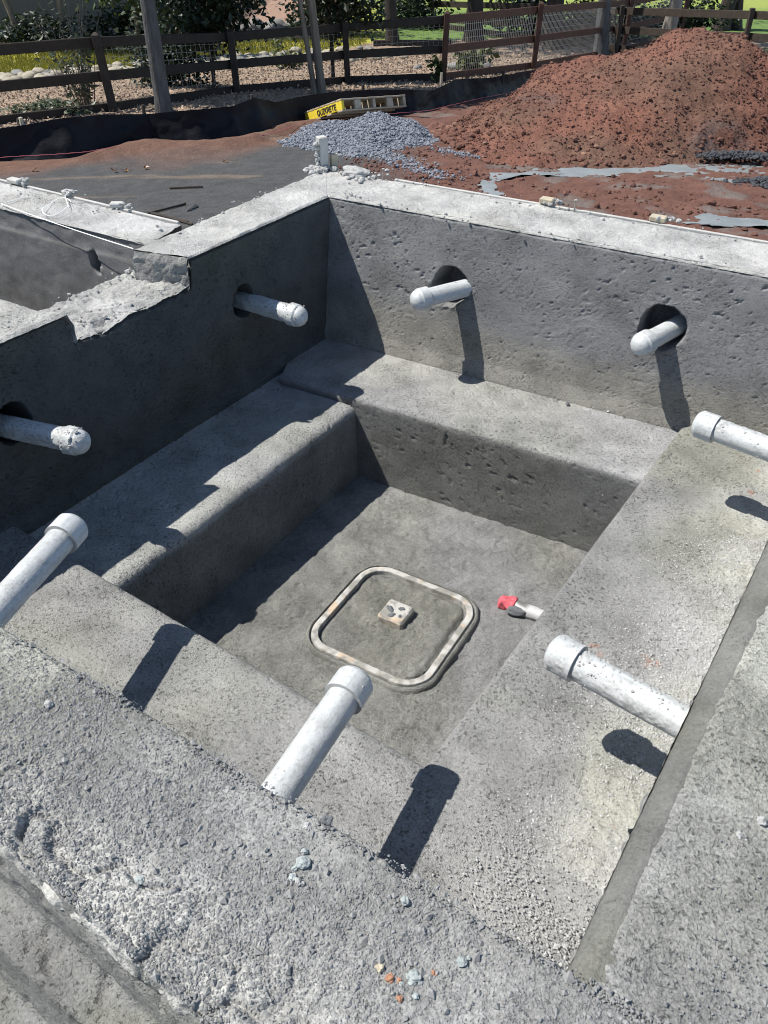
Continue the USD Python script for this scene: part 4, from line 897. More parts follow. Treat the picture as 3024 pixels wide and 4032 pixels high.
# rubble on the flat clay in front of it, and dark spoil at the right
n = 7000; px = g.uniform(-0.5, 4.8, n); py = g.uniform(4.8, 10.2, n); w = sst(0.42, 0.65, fb(np.column_stack([px, py, px * 0]), 1.8, 3, 443)); k = g.random(n) < 0.1 + 0.9 * w
px, py = px[k], py[k]; rr = np.clip(0.009 * np.exp(g.normal(0, 0.6, len(px))), 0.004, 0.045)
obj('clay_rubble', many_stones(np.column_stack([px, py, Gz(px, py) + rr * 0.3]), rr, 444, 0.8), 'clay_clod', None, label='scattered clods of red clay on the churned ground', cat='rubble', kind='stuff')
for (cx, cy, sx, sy, n, hh, l) in ((3.80, 9.40, 0.42, 0.14, 900, 0.05, 'dark grey crumbled spoil heap at the right foot of the red mound'), (3.75, 8.30, 0.35, 0.16, 700, 0.06, 'low dark grey spoil patch beside the puddle at the right edge')):
    q = g.normal(0, 0.5, (n, 2)); px, py = cx + q[:, 0] * sx, cy + q[:, 1] * sy
    rr = np.clip(0.013 * np.exp(g.normal(0, 0.4, n)), 0.006, 0.04); hz = hh * np.exp(-(q ** 2).sum(1) * 1.2)
    obj('spoil_heap', many_stones(np.column_stack([px, py, G(px, py) + (0.06 if cy > 9 else 0.0) + hz * g.random(n) + 0.01]), rr, 446, 0.85), 'dark_clod', None, label=l, cat='spoil heap', kind='stuff')

# ------------------------------------------------------------------ gravel pile
gravel = thing('gravel_pile', 'low pile of blue grey crushed stone in front of the pallet', 'gravel pile')
gr_ridge = np.array([(-1.30, 10.9, -0.90), (-1.10, 10.95, -0.80), (-0.93, 11.0, -0.70), (-0.72, 11.05, -0.665), (-0.45, 11.1, -0.655), (-0.22, 11.1, -0.575), (-0.03, 11.1, -0.545), (0.10, 11.05, -0.605), (0.33, 11.0, -0.62), (0.52, 10.95, -0.74), (0.72, 11.0, -0.92)])
gr_toe = np.array([(-1.32, 10.75), (-1.126, 10.2), (-0.742, 9.85), (-0.387, 9.45), (-0.134, 9.55), (0.107, 9.85), (0.446, 10.25), (0.72, 10.8)])
a = resample(gr_ridge, 120) - V(0, 0, 0.105); t = resample(np.column_stack([gr_toe, G(gr_toe[:, 0], gr_toe[:, 1]) - 0.02]), 120); bk = a + V(0, 0.75, 0); bk[:, 2] = G(bk[:, 0], bk[:, 1]) - 0.05
gd = lambda P, N: 0.09 * (fb(P, 2.5, 3, 451) - 0.5) + 0.03 * (fb(P, 16, 3, 452) - 0.5)
gv, gf = patch([bk, between(a, bk, 0.5, 0.05), a, between(a, t, 0.25, 0.08), between(a, t, 0.5, 0.03), between(a, t, 0.78, -0.04), t], 0.03, gd, flip=True)
obj('heap', (gv, gf), 'clay', gravel, smooth=True, cd=np.tile(V(0.15, 0.16, 0.18), (len(gv), 1)) * (0.6 + 0.8 * fb(gv, 14, 3, 453))[:, None])
g = np.random.default_rng(455)
fr = np.nonzero(gv[:, 1] < 11.2)[0]
sel = g.choice(fr, 260); 
for k, s in enumerate(sel):
    r = float(np.clip(0.018 * np.exp(g.normal(0, 0.25)), 0.012, 0.034)); q = rock(r, 0, 0.35, (1, 1, 0.75), g); q.apply_translation(gv[s] + V(g.normal(0, 0.02), g.normal(0, 0.02), r * 0.4)); obj('stone', q, 'blue_gravel', gravel)
sel = g.choice(fr, 14000); pts = gv[sel] + g.normal(0, 0.02, (14000, 3)) * [1, 1, 0.25]
# the spill running off to the front right
n = 800; u = g.random(n) ** 1.3; sx = -0.05 + 0.65 * u + g.normal(0, 0.10, n); sy = 9.7 - 1.4 * u + g.normal(0, 0.12, n)
n2 = 260; u2_ = g.random(n2); sx = np.concatenate([sx, 0.55 + 0.55 * u2_ + g.normal(0, 0.07, n2)]); sy = np.concatenate([sy, 10.1 - 0.6 * u2_ + g.normal(0, 0.1, n2)])
pts = np.vstack([pts, np.column_stack([sx, sy, Gz(sx, sy) + 0.006])])
rr = np.clip(0.0092 * np.exp(g.normal(0, 0.4, len(pts))), 0.004, 0.026)
obj('crushed_stone', many_stones(pts + rr[:, None] * [0, 0, 0.3], rr, 456, 0.75), 'blue_gravel', gravel, kind='stuff')

# ------------------------------------------------------------------ pallet
c10 = V(-0.52, 11.34, -0.695); c00 = c10 + V(-0.52, 0.66, -0.30); c11 = c10 + V(0.89, 0.50, -0.03)
pal = thing('pallet', 'wooden pallet with a yellow painted lettered side tipped on the gravel pile', 'pallet')
ax, ay = c10 - c00, c11 - c10; Lx, Ly = np.linalg.norm(ax), np.linalg.norm(ay); ax, ay = ax / Lx, ay - (ay @ (ax / np.linalg.norm(ax))) * 0
ax /= np.linalg.norm(ax); ay = ay - (ay @ ax) * ax; ay /= np.linalg.norm(ay); az = np.cross(ay, ax); az = az if az[2] > 0 else -az
PM = np.eye(4); PM[:3, 0], PM[:3, 1], PM[:3, 2], PM[:3, 3] = ax, ay, az, c00
def pb(x0, x1, y0, y1, z0, z1, name, mat):
    m = box(x1 - x0, y1 - y0, z1 - z0, ((x0 + x1) / 2, (y0 + y1) / 2, (z0 + z1) / 2), None, 0.003); m.apply_transform(PM); return obj(name, m, mat, pal)
for y in (0.0, Ly / 2 - 0.02, Ly - 0.04): pb(0, Lx, y, y + 0.04, 0.02, 0.125, 'stringer', 'yellow_paint' if y == 0 else 'pallet_wood')
nb = 7; bw = 0.11
for k in range(nb): pb(k * (Lx - bw) / (nb - 1), k * (Lx - bw) / (nb - 1) + bw, -0.004, Ly + 0.004, 0.126, 0.145, 'deck_board', 'pallet_wood')
for k in range(4): pb(k * (Lx - bw) / 3, k * (Lx - bw) / 3 + bw, -0.004, Ly + 0.004, 0.0, 0.019, 'bottom_board', 'pallet_wood')
for y in (Ly * 0.25, Ly * 0.75): pb(Lx - 0.05, Lx - 0.005, y - 0.05, y + 0.05, 0.02, 0.125, 'spacer_block', 'pallet_wood')
tm = meshkit.text_mesh('QUIKRETE', 0.066, 0.004, True); tm.apply_translation((Lx * 0.34, 0, 0)); tm.apply_translation((0, 0.040, 0))
tv = tm.vertices.copy(); tm.vertices = np.column_stack([tv[:, 0], -0.0015 - tv[:, 2], tv[:, 1]])
w_ = tm.bounds[1, 0] - tm.bounds[0, 0]; tm.apply_transform(PM); obj('lettering', tm, 'black_paint', pal)

# ------------------------------------------------------------------ silt fence
sf = thing('silt_fence', 'low black silt fence sagging along the edge of the mulch', 'silt fence')
n = 420; base = resample(np.column_stack([SILT, np.zeros(len(SILT))]), n); hh = np.interp(np.linspace(0, 1, n), np.linspace(0, 1, len(SILT_H)), SILT_H)
sdist = np.concatenate([[0], np.cumsum(np.linalg.norm(np.diff(SILT, axis=0), axis=1))]); sp_ = np.concatenate([[0], np.cumsum(np.linalg.norm(np.diff(base[:, :2], axis=0), axis=1))])
hh = np.interp(sp_, sdist, SILT_H)
base[:, 2] = G(base[:, 0], base[:, 1])
tn_ = np.gradient(base[:, :2], axis=0); tn_ /= np.linalg.norm(tn_, axis=1, keepdims=True); nn_ = np.column_stack([tn_[:, 1], -tn_[:, 0]])
rows = []
for j, s in enumerate(np.linspace(0, 1, 16)):
    q = base.copy(); q[:, 2] += s * (hh + 0.05) - 0.05
    wob = 0.20 * (fb(np.column_stack([sp_ * 1.0, np.full(n, s * 0.6), sp_ * 0]), 1.6, 4, 461) - 0.5) * (0.4 + s) * (1.2 - s) * 1.5
    q[:, :2] += nn_ * (wob + 0.10 * (1 - s) ** 2)[:, None]
    rows.append(q)
A = np.array(rows); i = np.arange(16 * n).reshape(16, n); a, b, c, d = i[:-1, :-1].ravel(), i[:-1, 1:].ravel(), i[1:, 1:].ravel(), i[1:, :-1].ravel()
f = np.vstack([np.stack([a, b, c], 1), np.stack([a, c, d], 1)])
back = A.copy().reshape(-1, 3); back[:, :2] += np.tile(-nn_ * 0.006, (16, 1)); 
obj('fabric', (np.vstack([A.reshape(-1, 3), back]), np.vstack([f, f[:, ::-1] + 16 * n])), 'silt_fabric', sf, smooth=True)
for (x, dy, h) in ((-3.95, 0.06, 0.42), (-2.83, 0.08, 0.42), (-1.62, 0.10, 0.46), (-0.30, 0.10, 0.42), (0.86, 0.06, 0.46), (2.0, 0.08, 0.36)):
    y = float(silt_y(x)) + dy; z = float(G(x, y)); obj('stake', beam(V(x, y, z - 0.1), V(x + 0.01, y + 0.01, z + h), 0.035, 0.035), 'pale_wood' if x in (-3.95, 0.86) else 'dark_wood', sf)
q = base[10:300].copy(); q[:, 2] += 0.10 + 0.02 * np.sin(sp_[10:300] * 1.5); q[:, :2] += nn_[10:300] * 0.34
obj('pink_string', tube(q[::6], 0.003, 5), 'pink_string', sf)

# ------------------------------------------------------------------ rail fence
def leaf_mesh(pos, size, g, droop=0.3, slim=0.35, dirs=None):
    """folded leaf blades (two triangles each) at pos"""
    n = len(pos); a = g.uniform(0, 2 * np.pi, n)
    d = np.stack([np.cos(a), np.sin(a), g.normal(-droop, 0.45, n)], -1) if dirs is None else dirs + g.normal(0, 0.35, (n, 3))
    d /= np.linalg.norm(d, axis=1, keepdims=True)
    s = np.cross(d, g.normal(0, 1, (n, 3)) * 0.6 + [0, 0, 1]); s /= np.linalg.norm(s, axis=1, keepdims=True)
    nrm = np.cross(s, d); L = (size * g.uniform(0.6, 1.3, n))[:, None]; w = L * slim
    v = np.stack([pos, pos + d * L * 0.5 + s * w - nrm * L * 0.06, pos + d * L, pos + d * L * 0.5 - s * w - nrm * L * 0.06], 1)
    f = np.array([[0, 1, 2], [0, 2, 3]])[None] + (np.arange(n) * 4)[:, None, None]
    return v.reshape(-1, 3), f.reshape(-1, 3)
posts = [((-6.9, 10.9), 1.0, 0.04), ((-4.044, 13.559), 1.02, -0.075), ((-2.514, 15.725), 0.95, -0.03), ((-0.672, 17.227), 1.02, -0.03), ((1.143, 17.856), 1.14, 0.03), ((3.301, 20.604), 1.26, 0.05), ((6.40, 25.2), 1.30, 0.04), ((8.6, 27.6), 1.3, 0.03)]
fence = thing('rail_fence', 'dark three rail wooden fence with wire mesh behind the silt fence', 'fence')
PB = []
for (x, y), h, lean in posts:
    z = float(G(x, y)); PB.append((V(x, y, z), V(x + lean * 1.0, y, z + h), h))
    t = V(x + lean, y, z + h); b = V(x, y, z - 0.25)
    m = beam(b, t, 0.105, 0.105, 0.008)
    capm = trimesh.convex.convex_hull(np.array([t + V(dx_, dy_, -0.002) for dx_ in (-0.05, 0.05) for dy_ in (-0.05, 0.05)] + [t + V(dx_, dy_, 0.03) for dx_ in (-0.02, 0.02) for dy_ in (-0.02, 0.02)]))
    obj('post', cat_mesh([m, capm]), 'reddish_wood' if x > 1 else 'fence_wood', fence)
for k in range(len(PB) - 1):
    (b0_, t0_, h0), (b1_, t1_, h1) = PB[k], PB[k + 1]
    d2 = u2(b0_[:2], b1_[:2]); off = V(-d2[1], d2[0]) * (0.055 + 0.022)
    if off[1] < 0: off = -off
    for fr_, hgt in ((0.90, 0.135), (0.47, 0.135), (0.045, 0.15)):
        a_ = b0_ + (t0_ - b0_) * fr_; c_ = b1_ + (t1_ - b1_) * fr_
        a_ = a_ + V(*off, 0); c_ = c_ + V(*off, 0)
        gap = (c_ - a_) / np.linalg.norm(c_ - a_) * 0.003
        obj('rail', beam(a_ + gap, c_ - gap, 0.04, hgt, 0.006), 'reddish_wood' if k > 3 else 'fence_wood', fence)
ms = []
for k in range(1, 7):
    (b0_, t0_, h0), (b1_, t1_, h1) = PB[k], PB[k + 1]; L = np.linalg.norm(b1_ - b0_)
    d2 = u2(b0_[:2], b1_[:2]); off = V(-d2[1], d2[0]) * 0.105
    if off[1] < 0: off = -off
    n = int(L / (0.10 if k < 4 else 0.07)); th = 0.0022 if k < 4 else 0.0035
    for j in range(1, n):
        q = b0_ + (b1_ - b0_) * j / n + V(*off, 0); p_ = t0_ + (t1_ - t0_) * j / n + V(*off, 0)
        ms.append(tube([q, q + (p_ - q) * 0.92], th, 3, False))
    for s_ in np.linspace(0.1, 0.9, 9):
        ms.append(tube([b0_ + (t0_ - b0_) * s_ + V(*off, 0), b1_ + (t1_ - b1_) * s_ + V(*off, 0)], th, 3, False))
obj('wire_mesh', cat_mesh(ms), 'wire', fence, kind='stuff')
# second fence farther back at right
bf = thing('back_fence', 'dark weathered plank rail fence across the far garden behind the trees', 'fence')
tops = [V(1.507, 29.962, -1.66), V(4.161, 27.183, -1.40), V(6.0, 24.3, -1.15), V(7.975, 20.9, -0.80), V(9.6, 18.2, -0.55)]
for q in tops: obj('post', beam(V(q[0], q[1], float(G(q[0], q[1])) - 0.1), q + V(0, 0, 0.06), 0.10, 0.10, 0.006), 'dark_wood', bf)
for a_, c_ in zip(tops[:-1], tops[1:]):
    for dz in (-0.08, -0.50, -0.92):
        f_ = lambda q: V(q[0] + 0.04, q[1] + 0.09, max(q[2] + dz, float(G(q[0], q[1])) + 0.06))
        obj('rail', beam(f_(a_), f_(c_), 0.035, 0.16, 0.005), 'dark_wood', bf)
obj('edging_board', beam(V(-0.3, 26.4, -2.26), V(1.9, 26.5, -2.27), 0.10, 0.16), 'dark_wood', None, label='long low landscape timber along the lawn edge behind the fence', cat='garden edging')

# ------------------------------------------------------------------ trees and shrubs
def tree(name, label, base, top, r0, r1, bark, crown=None, stems=None, leaf='leaf_mid', seed=0, cat='tree', group=None, limbs=5):
    """trunk through the two measured points continued upwards into limbs and a loose crown. crown: (centre, radii, leaves, leaf size)"""
    g = np.random.default_rng(seed); t = thing(name, label, cat, group)
    def trunk(base, top, r0, r1, H):
        base, top = V(*base), V(*top); d = (top - base); u = d / d[2]
        zs = np.linspace(-0.25, H, 26); pts = np.array([base + u * z for z in zs]); rr = np.interp(zs, [-0.25, 0.0, 0.15, d[2], H], [r0 * 1.5, r0 * 1.25, r0, r1, r1 * 0.55])
        pts[:, :2] += 0.02 * (np.stack([meshkit.noise(np.stack([zs * 1.3 + seed, zs * 0, zs * 0], -1)), meshkit.noise(np.stack([zs * 1.3, zs * 0 + seed, zs * 0], -1))], -1) - 0.5) * min(1, r0 / 0.08)
        m = tube(pts, rr, 28); v = np.asarray(m.vertices); c = np.repeat(pts, 28, 0); c = np.vstack([c, pts[0], pts[-1]])
        v = c + (v - c) * (1 + 0.22 * (fb(v * [14, 14, 2.2], 1.0, 3, seed) - 0.5))[:, None]
        return trimesh.Trimesh(v, m.faces, process=False), pts
    allst = [(base, top, r0, r1)] + (stems or []); H = 4.2 if crown is None else max(1.0, crown[0][2] - base[2])
    pts = None
    for k, st_ in enumerate(allst):
        m, pp = trunk(*st_, H * (1 if k == 0 else 0.9)); obj('trunk' if k == 0 else 'stem', m, bark, t, smooth=True); pts = pp if pts is None else pts
    if crown is not None:
        c, rad, n, ls = crown; c = V(*c); rad = V(*rad); ms = []; ends = []
        for k in range(limbs * 2):
            s_ = pts[int(g.uniform(0.5, 0.95) * (len(pts) - 1))]; e_ = c + rad * g.normal(0, 0.42, 3); mid = (s_ + e_) / 2 + V(0, 0, 0.1 * rad[2])
            ms.append(tube([s_, mid, e_], [r1 * 0.4, r1 * 0.25, r1 * 0.08], 6)); ends += [e_, mid]
        obj('limbs', cat_mesh(ms), bark, t)
        nc = max(12, n // 60); cc = g.normal(0, 1, (nc, 3)); cc /= np.linalg.norm(cc, axis=1, keepdims=True); cc *= g.random((nc, 1)) ** 0.45
        cc = c + cc * rad; pos = cc[g.integers(0, nc, n)] + g.normal(0, 1, (n, 3)) * rad * 0.17
        obj('crown', leaf_mesh(pos, ls, g, 0.6, 0.30), leaf, t)
    return t
def shrub(name, label, at, rad, n, ls, leaf, seed, stems=6, bark='bark_dark', cat='shrub', droop=0.3, slim=0.32, clump=0.2, group=None, lift=0.9):
    g = np.random.default_rng(seed); t = thing(name, label, cat, group); at = V(*at); rad = V(*rad); c = at + V(0, 0, rad[2] * lift)
    nc = max(8, n // 40); cc = g.normal(0, 1, (nc, 3)); cc /= np.linalg.norm(cc, axis=1, keepdims=True); cc *= g.random((nc, 1)) ** 0.4; cc = c + cc * rad
    ms = []
    for k in range(stems):
        e_ = cc[g.integers(0, nc)]; ms.append(tube([at + V(g.normal(0, 0.04), g.normal(0, 0.04), -0.05), at + (e_ - at) * 0.5 + V(0, 0, 0.08), e_], [0.014, 0.01, 0.004], 5))
    obj('stem_cluster' if stems > 1 else 'stem', cat_mesh(ms), bark, t)
    pos = cc[g.integers(0, nc, n)] + g.normal(0, 1, (n, 3)) * rad * clump
    obj('foliage', leaf_mesh(pos, ls, g, droop, slim), leaf, t)
    return t
tree('leaning_tree', 'grey furrowed trunk leaning left in front of the rail fence', (-3.181, 13.04, -1.128), (-3.172, 13.04, 0.309), 0.112, 0.098, 'bark_grey', ((-5.0, 15.2, 4.9), (3.2, 1.1, 1.2), 9000, 0.21), seed=501)  # unseen crown shifted left and thickened so its shade falls on the mulch
tree('twin_stem_tree', 'slim twin stemmed grey tree behind the yellow pallet', (-1.031, 15.345, -1.337), (-1.158, 15.336, 0.046), 0.072, 0.064, 'bark_smooth', ((-2.7, 16.0, 4.8), (2.2, 1.0, 1.1), 5000, 0.20), stems=[((-1.15, 15.3, -1.33), (-1.33, 15.29, 0.062), 0.045, 0.036)], seed=503)  # out-of-view crown placed to carry the tree shade further right over the mulch
tree('dark_tree', 'dark trunk beside the landscape timber behind the fence', (0.228, 26.57, -2.322), (0.158, 26.571, -1.239), 0.18, 0.165, 'bark_dark', ((0.0, 27, 4.5), (3, 2.5, 2), 1800, 0.26), seed=505)
tree('dark_tree', 'thick black trunk on the far lawn between two fence posts', (2.566, 27.246, -2.333), (2.557, 27.247, -1.405), 0.27, 0.22, 'bark_dark', ((2.4, 28.6, 5), (3, 2.5, 2), 1800, 0.26), seed=507)
tree('dark_tree', 'thick dark trunk just right of the reddish fence post', (4.638, 25.957, -2.317), (4.60, 25.973, -1.384), 0.25, 0.23, 'bark_dark', None, seed=509)
tree('tall_tree', 'grey trunk rising behind the left slope of the dirt mound', (5.55, 24.0, -2.23), (5.46, 24.0, -1.0), 0.19, 0.155, 'bark_grey', ((5.6, 25.5, 6), (2.6, 2.2, 2), 1800, 0.22), seed=511)
tree('tall_tree', 'pale sunlit trunk rising behind the dirt mound below its peak', (7.60, 25.6, -2.28), (7.70, 25.6, -1.20), 0.20, 0.165, 'bark_pale', ((8.2, 27.0, 6), (2.4, 2.2, 2), 1500, 0.22), seed=513)
tree('dark_tree', 'dark double trunk behind the mound peak at right', (10.45, 29.6, -2.37), (10.52, 29.6, -1.64), 0.24, 0.22, 'bark_dark', ((10.9, 31, 5), (3, 2.5, 2), 1500, 0.26), stems=[((10.95, 29.8, -2.37), (10.85, 29.8, -1.6), 0.19, 0.17)], seed=515)
tree('young_tree', 'small drooping dark leaved tree behind the fence, left of the twin stems', (-3.031, 16.362, -1.454), (-2.991, 16.369, -0.62), 0.036, 0.03, 'bark_dark', ((-3.02, 16.45, 0.10), (1.05, 0.8, 0.95), 4200, 0.125), leaf='leaf_dark', seed=517, limbs=6)
tree('young_tree', 'small drooping green leaved tree behind the fence, right of the twin stems', (-0.968, 17.581, -1.56), (-0.976, 17.581, -0.649), 0.038, 0.032, 'bark_dark', ((-0.78, 17.75, 0.02), (0.95, 0.7, 0.88), 3400, 0.13), leaf='leaf_dark', seed=519, limbs=6)
tree('olive_tree', 'olive leaved small tree overhanging the dark shade near the house wall', (-6.3, 24.2, -2.25), (-6.25, 24.2, -1.4), 0.06, 0.05, 'bark_dark', ((-5.75, 23.3, 0.15), (1.45, 0.9, 1.15), 2600, 0.16), leaf='leaf_mid', seed=521)
for k, (x, y, l) in enumerate(((-9.9, 26.0, 'thin bare leaning trunk against the house wall, left of two'), (-8.75, 26.0, 'thin bare trunk against the house wall, right of two'))):
    tree('wall_tree', l, (x, y, float(G(x, y))), (x - 0.25 + 0.3 * k, y, float(G(x, y)) + 1.2), 0.09, 0.07, 'bark_smooth', ((x - 1.0, y, 4.0), (2.2, 1.2, 1.4), 1500, 0.2), seed=525 + k)
g = np.random.default_rng(531)
def cane(label, at, n, h, spread, leaf, seed, ls=0.11, lean=0.0):
    g = np.random.default_rng(seed); t = thing('cane_shrub', label, 'shrub'); ms = []; pos = []; at = V(*at)
    for k in range(n):
        a = g.uniform(0, 6.28); b = at + V(math.cos(a), math.sin(a), 0) * g.uniform(0, 0.14); e_ = b + V(math.cos(a) * spread * g.uniform(0.2, 1) + lean, math.sin(a) * spread * g.uniform(0.2, 1), h * g.uniform(0.45, 1.0))
        mid = b + (e_ - b) * 0.55 + V(0, 0, 0.14 * h); pth = resample(np.array([b - V(0, 0, 0.05), mid, e_]), 9); ms.append(tube(pth, np.linspace(0.008, 0.003, 9), 5))
        m = g.integers(14, 30); u = g.uniform(0.15, 1, m); pos.append(np.stack([np.interp(u * 8, range(9), pth[:, j]) for j in range(3)], 1) + g.normal(0, 0.03, (m, 3)))
    obj('canes', cat_mesh(ms), 'bark_smooth', t); obj('foliage', leaf_mesh(np.vstack(pos), ls, g, 0.4, 0.2), leaf, t)
cane('tall sprawling cane shrub in front of the rail fence at left', (-4.72, 14.3, -1.28), 26, 1.55, 0.62, 'leaf_grey', 541)
shrub('leafy_shrub', 'leafy shrub just left of the leaning trunk below the top rail', (-4.25, 17.3, -1.56), (0.5, 0.45, 0.62), 1300, 0.11, 'leaf_grey', 543)
shrub('leafy_shrub', 'dark leafy shrub right of the leaning trunk behind the fence', (-3.62, 16.9, -1.52), (0.62, 0.5, 0.62), 1600, 0.10, 'leaf_dark', 545)
shrub('leafy_shrub', 'low tufted shrub hugging the ground below the left fence bay', (-4.9, 13.3, -1.18), (0.5, 0.35, 0.13), 900, 0.08, 'leaf_grey', 546, lift=0.5)
shrub('seedling', 'small dark seedling on the mulch beside the reddish post', (0.98, 17.4, -1.56), (0.16, 0.14, 0.26), 160, 0.10, 'leaf_mid', 547, 3)
shrub('leafy_shrub', 'pale leaved young shrub behind the wire mesh, right of the reddish post', (1.98, 19.6, -1.76), (0.36, 0.3, 0.34), 330, 0.15, 'leaf_light', 549, 5)
shrub('seedling', 'yellowish weed among the river stones left of the twin stems', (-2.05, 20.6, -1.85), (0.36, 0.3, 0.38), 380, 0.10, 'leaf_light', 550, 5)
shrub('hedge_bush', 'dark laurel hedge behind the back fence above the mound slope', (6.4, 27.6, -2.34), (1.5, 0.8, 0.55), 2600, 0.15, 'leaf_dark', 551, 10)
shrub('hedge_bush', 'dark laurel bush right of the reddish corner post', (4.2, 29.0, -2.36), (1.0, 0.7, 0.6), 1700, 0.15, 'leaf_dark', 553, 8)
shrub('hedge_bush', 'dark bush behind the pale sunlit trunk', (8.9, 28.4, -2.35), (1.2, 0.8, 0.55), 1800, 0.15, 'leaf_dark', 555, 8)
shrub('hedge_bush', 'bright leaved bush at the right picture edge beyond the mound', (9.7, 22.2, -2.08), (0.7, 0.6, 0.75), 1300, 0.14, 'leaf_mid', 557, 8)
shrub('hedge_bush', 'low black bush at the foot of the house wall, left of the olive tree', (-9.3, 26.0, -2.34), (1.9, 0.7, 0.42), 2200, 0.13, 'leaf_dark', 559, 8)
shrub('hedge_bush', 'black bush in deep shade under the olive tree', (-6.6, 25.8, -2.3), (1.6, 0.7, 0.62), 2400, 0.13, 'leaf_dark', 561, 8)
shrub('hedge_bush', 'dense dark green bush far behind the fence between the small trees', (-1.6, 28.6, -2.36), (1.5, 0.8, 0.9), 2600, 0.15, 'leaf_dark', 563, 8)
shrub('hedge_bush', 'dark bush far behind the fence above the pallet', (0.9, 30.2, -2.37), (1.3, 0.8, 0.7), 1800, 0.15, 'leaf_dark', 565, 8)
ORD = ['first ', 'second ', 'third ', 'fourth ', 'fifth ', 'sixth ', 'seventh ', 'eighth ', 'ninth ']
g = np.random.default_rng(570)
for k in range(9):
    x = -4.3 + 0.33 * k + g.normal(0, 0.05); y = 28.9 + g.normal(0, 0.3); r = g.uniform(0.18, 0.36); q = rock(r, 2, 0.3, (1.2, 0.9, 0.75), g); q.apply_translation((x, y, float(G(x, y)) + r * 0.35))
    obj('boulder', q, 'grey_stone', None, smooth=40, label=ORD[k] + 'grey boulder from the left in the shaded heap beyond the brown leaf bed', cat='boulder', group='boulders heaped beyond the leaf bed')

# river stones along the lawn
bed = thing('river_stone_bed', 'band of rounded pale river stones between the mulch and the yellow lawn', 'stone bed')
g = np.random.default_rng(581); ctr = np.array([(-8.6, 18.4), (-7.3, 18.9), (-6.3, 19.6), (-5.4, 21.0), (-4.6, 22.0), (-3.4, 22.9), (-2.4, 23.3), (-1.2, 23.9), (-0.4, 24.4)])
cs = resample(np.column_stack([ctr, np.zeros(len(ctr))]), 400)[:, :2]
done = []
for k in range(4000):
    c_ = cs[g.integers(0, 400)]; x, y = c_ + g.normal(0, 1, 2) * V(0.35, 0.75); r = g.uniform(0.085, 0.17)
    if all((x - a_) ** 2 + (y - b_) ** 2 > (0.78 * (r + c__)) ** 2 for a_, b_, c__ in done): done.append((x, y, r))
    if len(done) >= 290: break
for x, y, r in done:
    q = rock(r, 2 if r > 0.13 else 1, 0.12, (1.15, 0.85, 0.62), g); q.apply_translation((x, y, float(Gz(x, y)[0]) + r * 0.28)); obj('stone', q, 'river_stone' if g.random() < 0.8 else 'grey_stone', bed, smooth=True)
for k, (x, y, r) in enumerate(((0.75, 20.6, 0.09), (1.2, 20.2, 0.10), (1.55, 20.4, 0.14), (1.9, 20.8, 0.16), (2.3, 20.9, 0.12))):
    q = rock(r, 2, 0.2, (1.2, 0.9, 0.7), g); q.apply_translation((x, y, float(Gz(x, y)[0]) + r * 0.3)); obj('garden_stone', q, 'grey_stone', None, smooth=True, label=ORD[k] + 'grey stone from the left in the short row behind the reddish post', cat='stone', group='stones behind the reddish post')
# mulch chips
g = np.random.default_rng(591); n = 70000; x = g.uniform(-9, 7, n); y = silt_y(x) + 0.12 + 12.5 * g.random(n) ** 1.25
k = (y < np.interp(x, ctr[:, 0], ctr[:, 1] - 0.5) + 1.5 * (x > 0)) & (g.random(n) < 0.95); x, y = x[k], y[k]; n = len(x)
d = np.column_stack([g.normal(0, 1, (n, 2)), g.normal(0, 0.25, n)]); pos = np.column_stack([x, y, Gz(x, y) + 0.012])
obj('mulch_chips', leaf_mesh(pos, 0.055, g, 0, 0.30, d), 'chips', None, label='light brown wood chip mulch strewn under the rail fence', cat='mulch', kind='stuff')
# lawn blades where the lawn is near enough to show them
g = np.random.default_rng(593); n = 42000; x = g.uniform(-13, -0.5, n); y = 19.5 + 8 * g.random(n)
ly = np.interp(x, [-12, -8.0, -6.5, -5.2, -3.3, -1.2, -0.3], [19.8, 20.4, 20.3, 22.4, 24.6, 25.6, 27.0]); k = (y > ly) & (y < np.where(x < -4.5, 26.1, 27.6)); x, y = x[k], y[k]; n = len(x)
obj('lawn_grass', leaf_mesh(np.column_stack([x, y, G(x, y)]), 0.10, g, 0, 0.12, np.tile(V(0, 0, 1.0), (n, 1))), 'grass_blades', None, label='sunlit yellow green lawn grass beyond the river stones', cat='grass', kind='stuff')
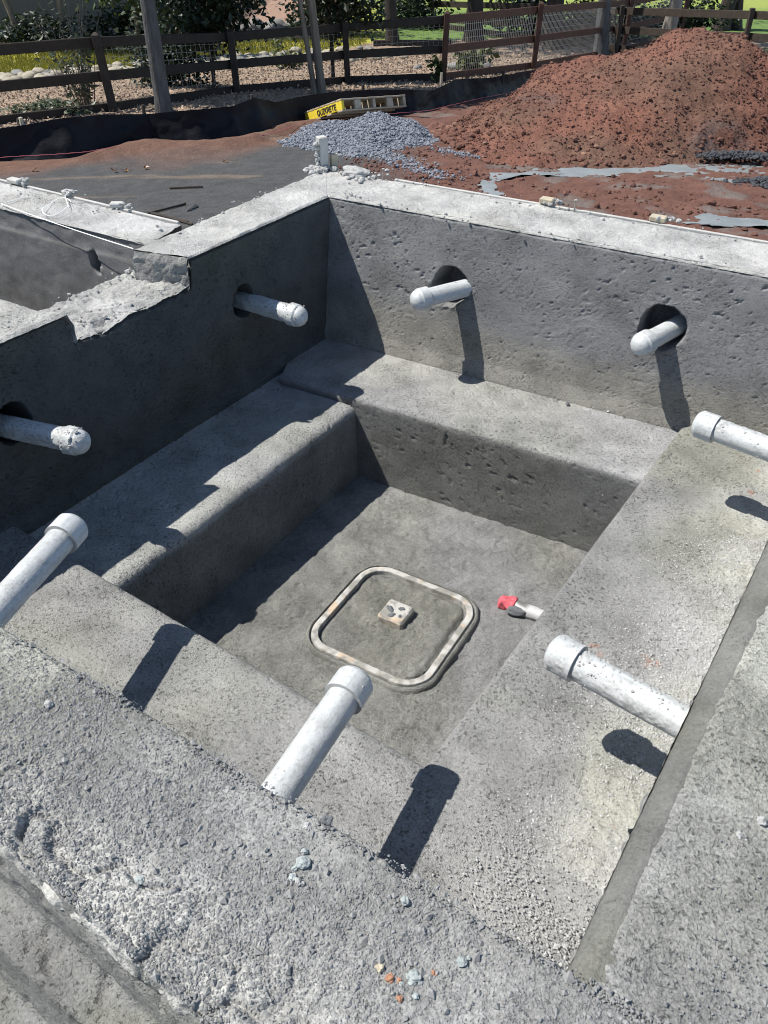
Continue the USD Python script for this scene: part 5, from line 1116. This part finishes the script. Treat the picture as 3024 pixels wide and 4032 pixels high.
# fallen leaves and twigs on the dark ground
for k, (x, y, r, l) in enumerate(((-2.461, 8.922, 0.05, 'curled brown leaf standing up on the dark ground'), (-2.63, 8.805, 0.06, 'flat brown leaf on the dark ground, middle of three'), (-2.732, 8.771, 0.045, 'dark brown leaf on the dark ground, left of three'),
                                  (-3.6, 8.916, 0.05, 'brown leaf on the reddish ground near the silt fence at left'), (1.733, 9.337, 0.06, 'pale dry leaf at the foot of the mound'), (-1.678, 9.235, 0.04, 'pale scrap on the dark ground below the clay berm'))):
    g = np.random.default_rng(600 + k); z = float(Gz(x, y)[0])
    v, f = leaf_mesh(np.tile(V(x, y, z + 0.015), (5, 1)), r, g, -0.3, 0.3); obj('fallen_leaf', (v, f), 'dry_leaf', None, label=l, cat='leaf')
for k, (pa, pb, l) in enumerate((((-1.95, 6.95), (-1.55, 6.60), 'thin dark bar lying on the dark ground just beyond the pool rim'), ((-1.90, 6.93), (-1.50, 6.52), 'second thin dark bar crossing the first beyond the pool rim'), ((-1.95, 6.90), (-1.70, 7.25), 'short dark bar branching from the pair beyond the pool rim'), ((-1.98, 7.9), (-1.68, 7.95), 'single short dark stick farther out on the dark ground'))):
    obj('stick', tube([V(*pa, float(G(*pa)) + 0.012), V(*pb, float(G(*pb)) + 0.012)], 0.009, 6), 'dark_wood', None, label=l, cat='stick')
q = rock(0.05, 1, 0.3, (2.0, 0.6, 0.35), rng); q.apply_translation((-1.62, 7.1, float(G(-1.62, 7.1)) + 0.01)); obj('mud_clod', q, 'dark_clod', None, label='flat grey mud clod beyond the crossed dark bars', cat='clod')

# ------------------------------------------------------------------ house wall at the far left
house = thing('house', 'plain beige house wall in shade behind the garden at far left', 'house')
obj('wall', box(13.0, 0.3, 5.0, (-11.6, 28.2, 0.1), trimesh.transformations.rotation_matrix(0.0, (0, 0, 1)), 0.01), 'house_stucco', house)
obj('plinth', box(13.06, 0.36, 0.4, (-11.6, 28.2, -2.3), None, 0.01), 'grey_stone', house)
obj('eaves', box(13.6, 1.2, 0.16, (-11.6, 28.0, 2.70), None, 0.01), 'dark_wood', house)
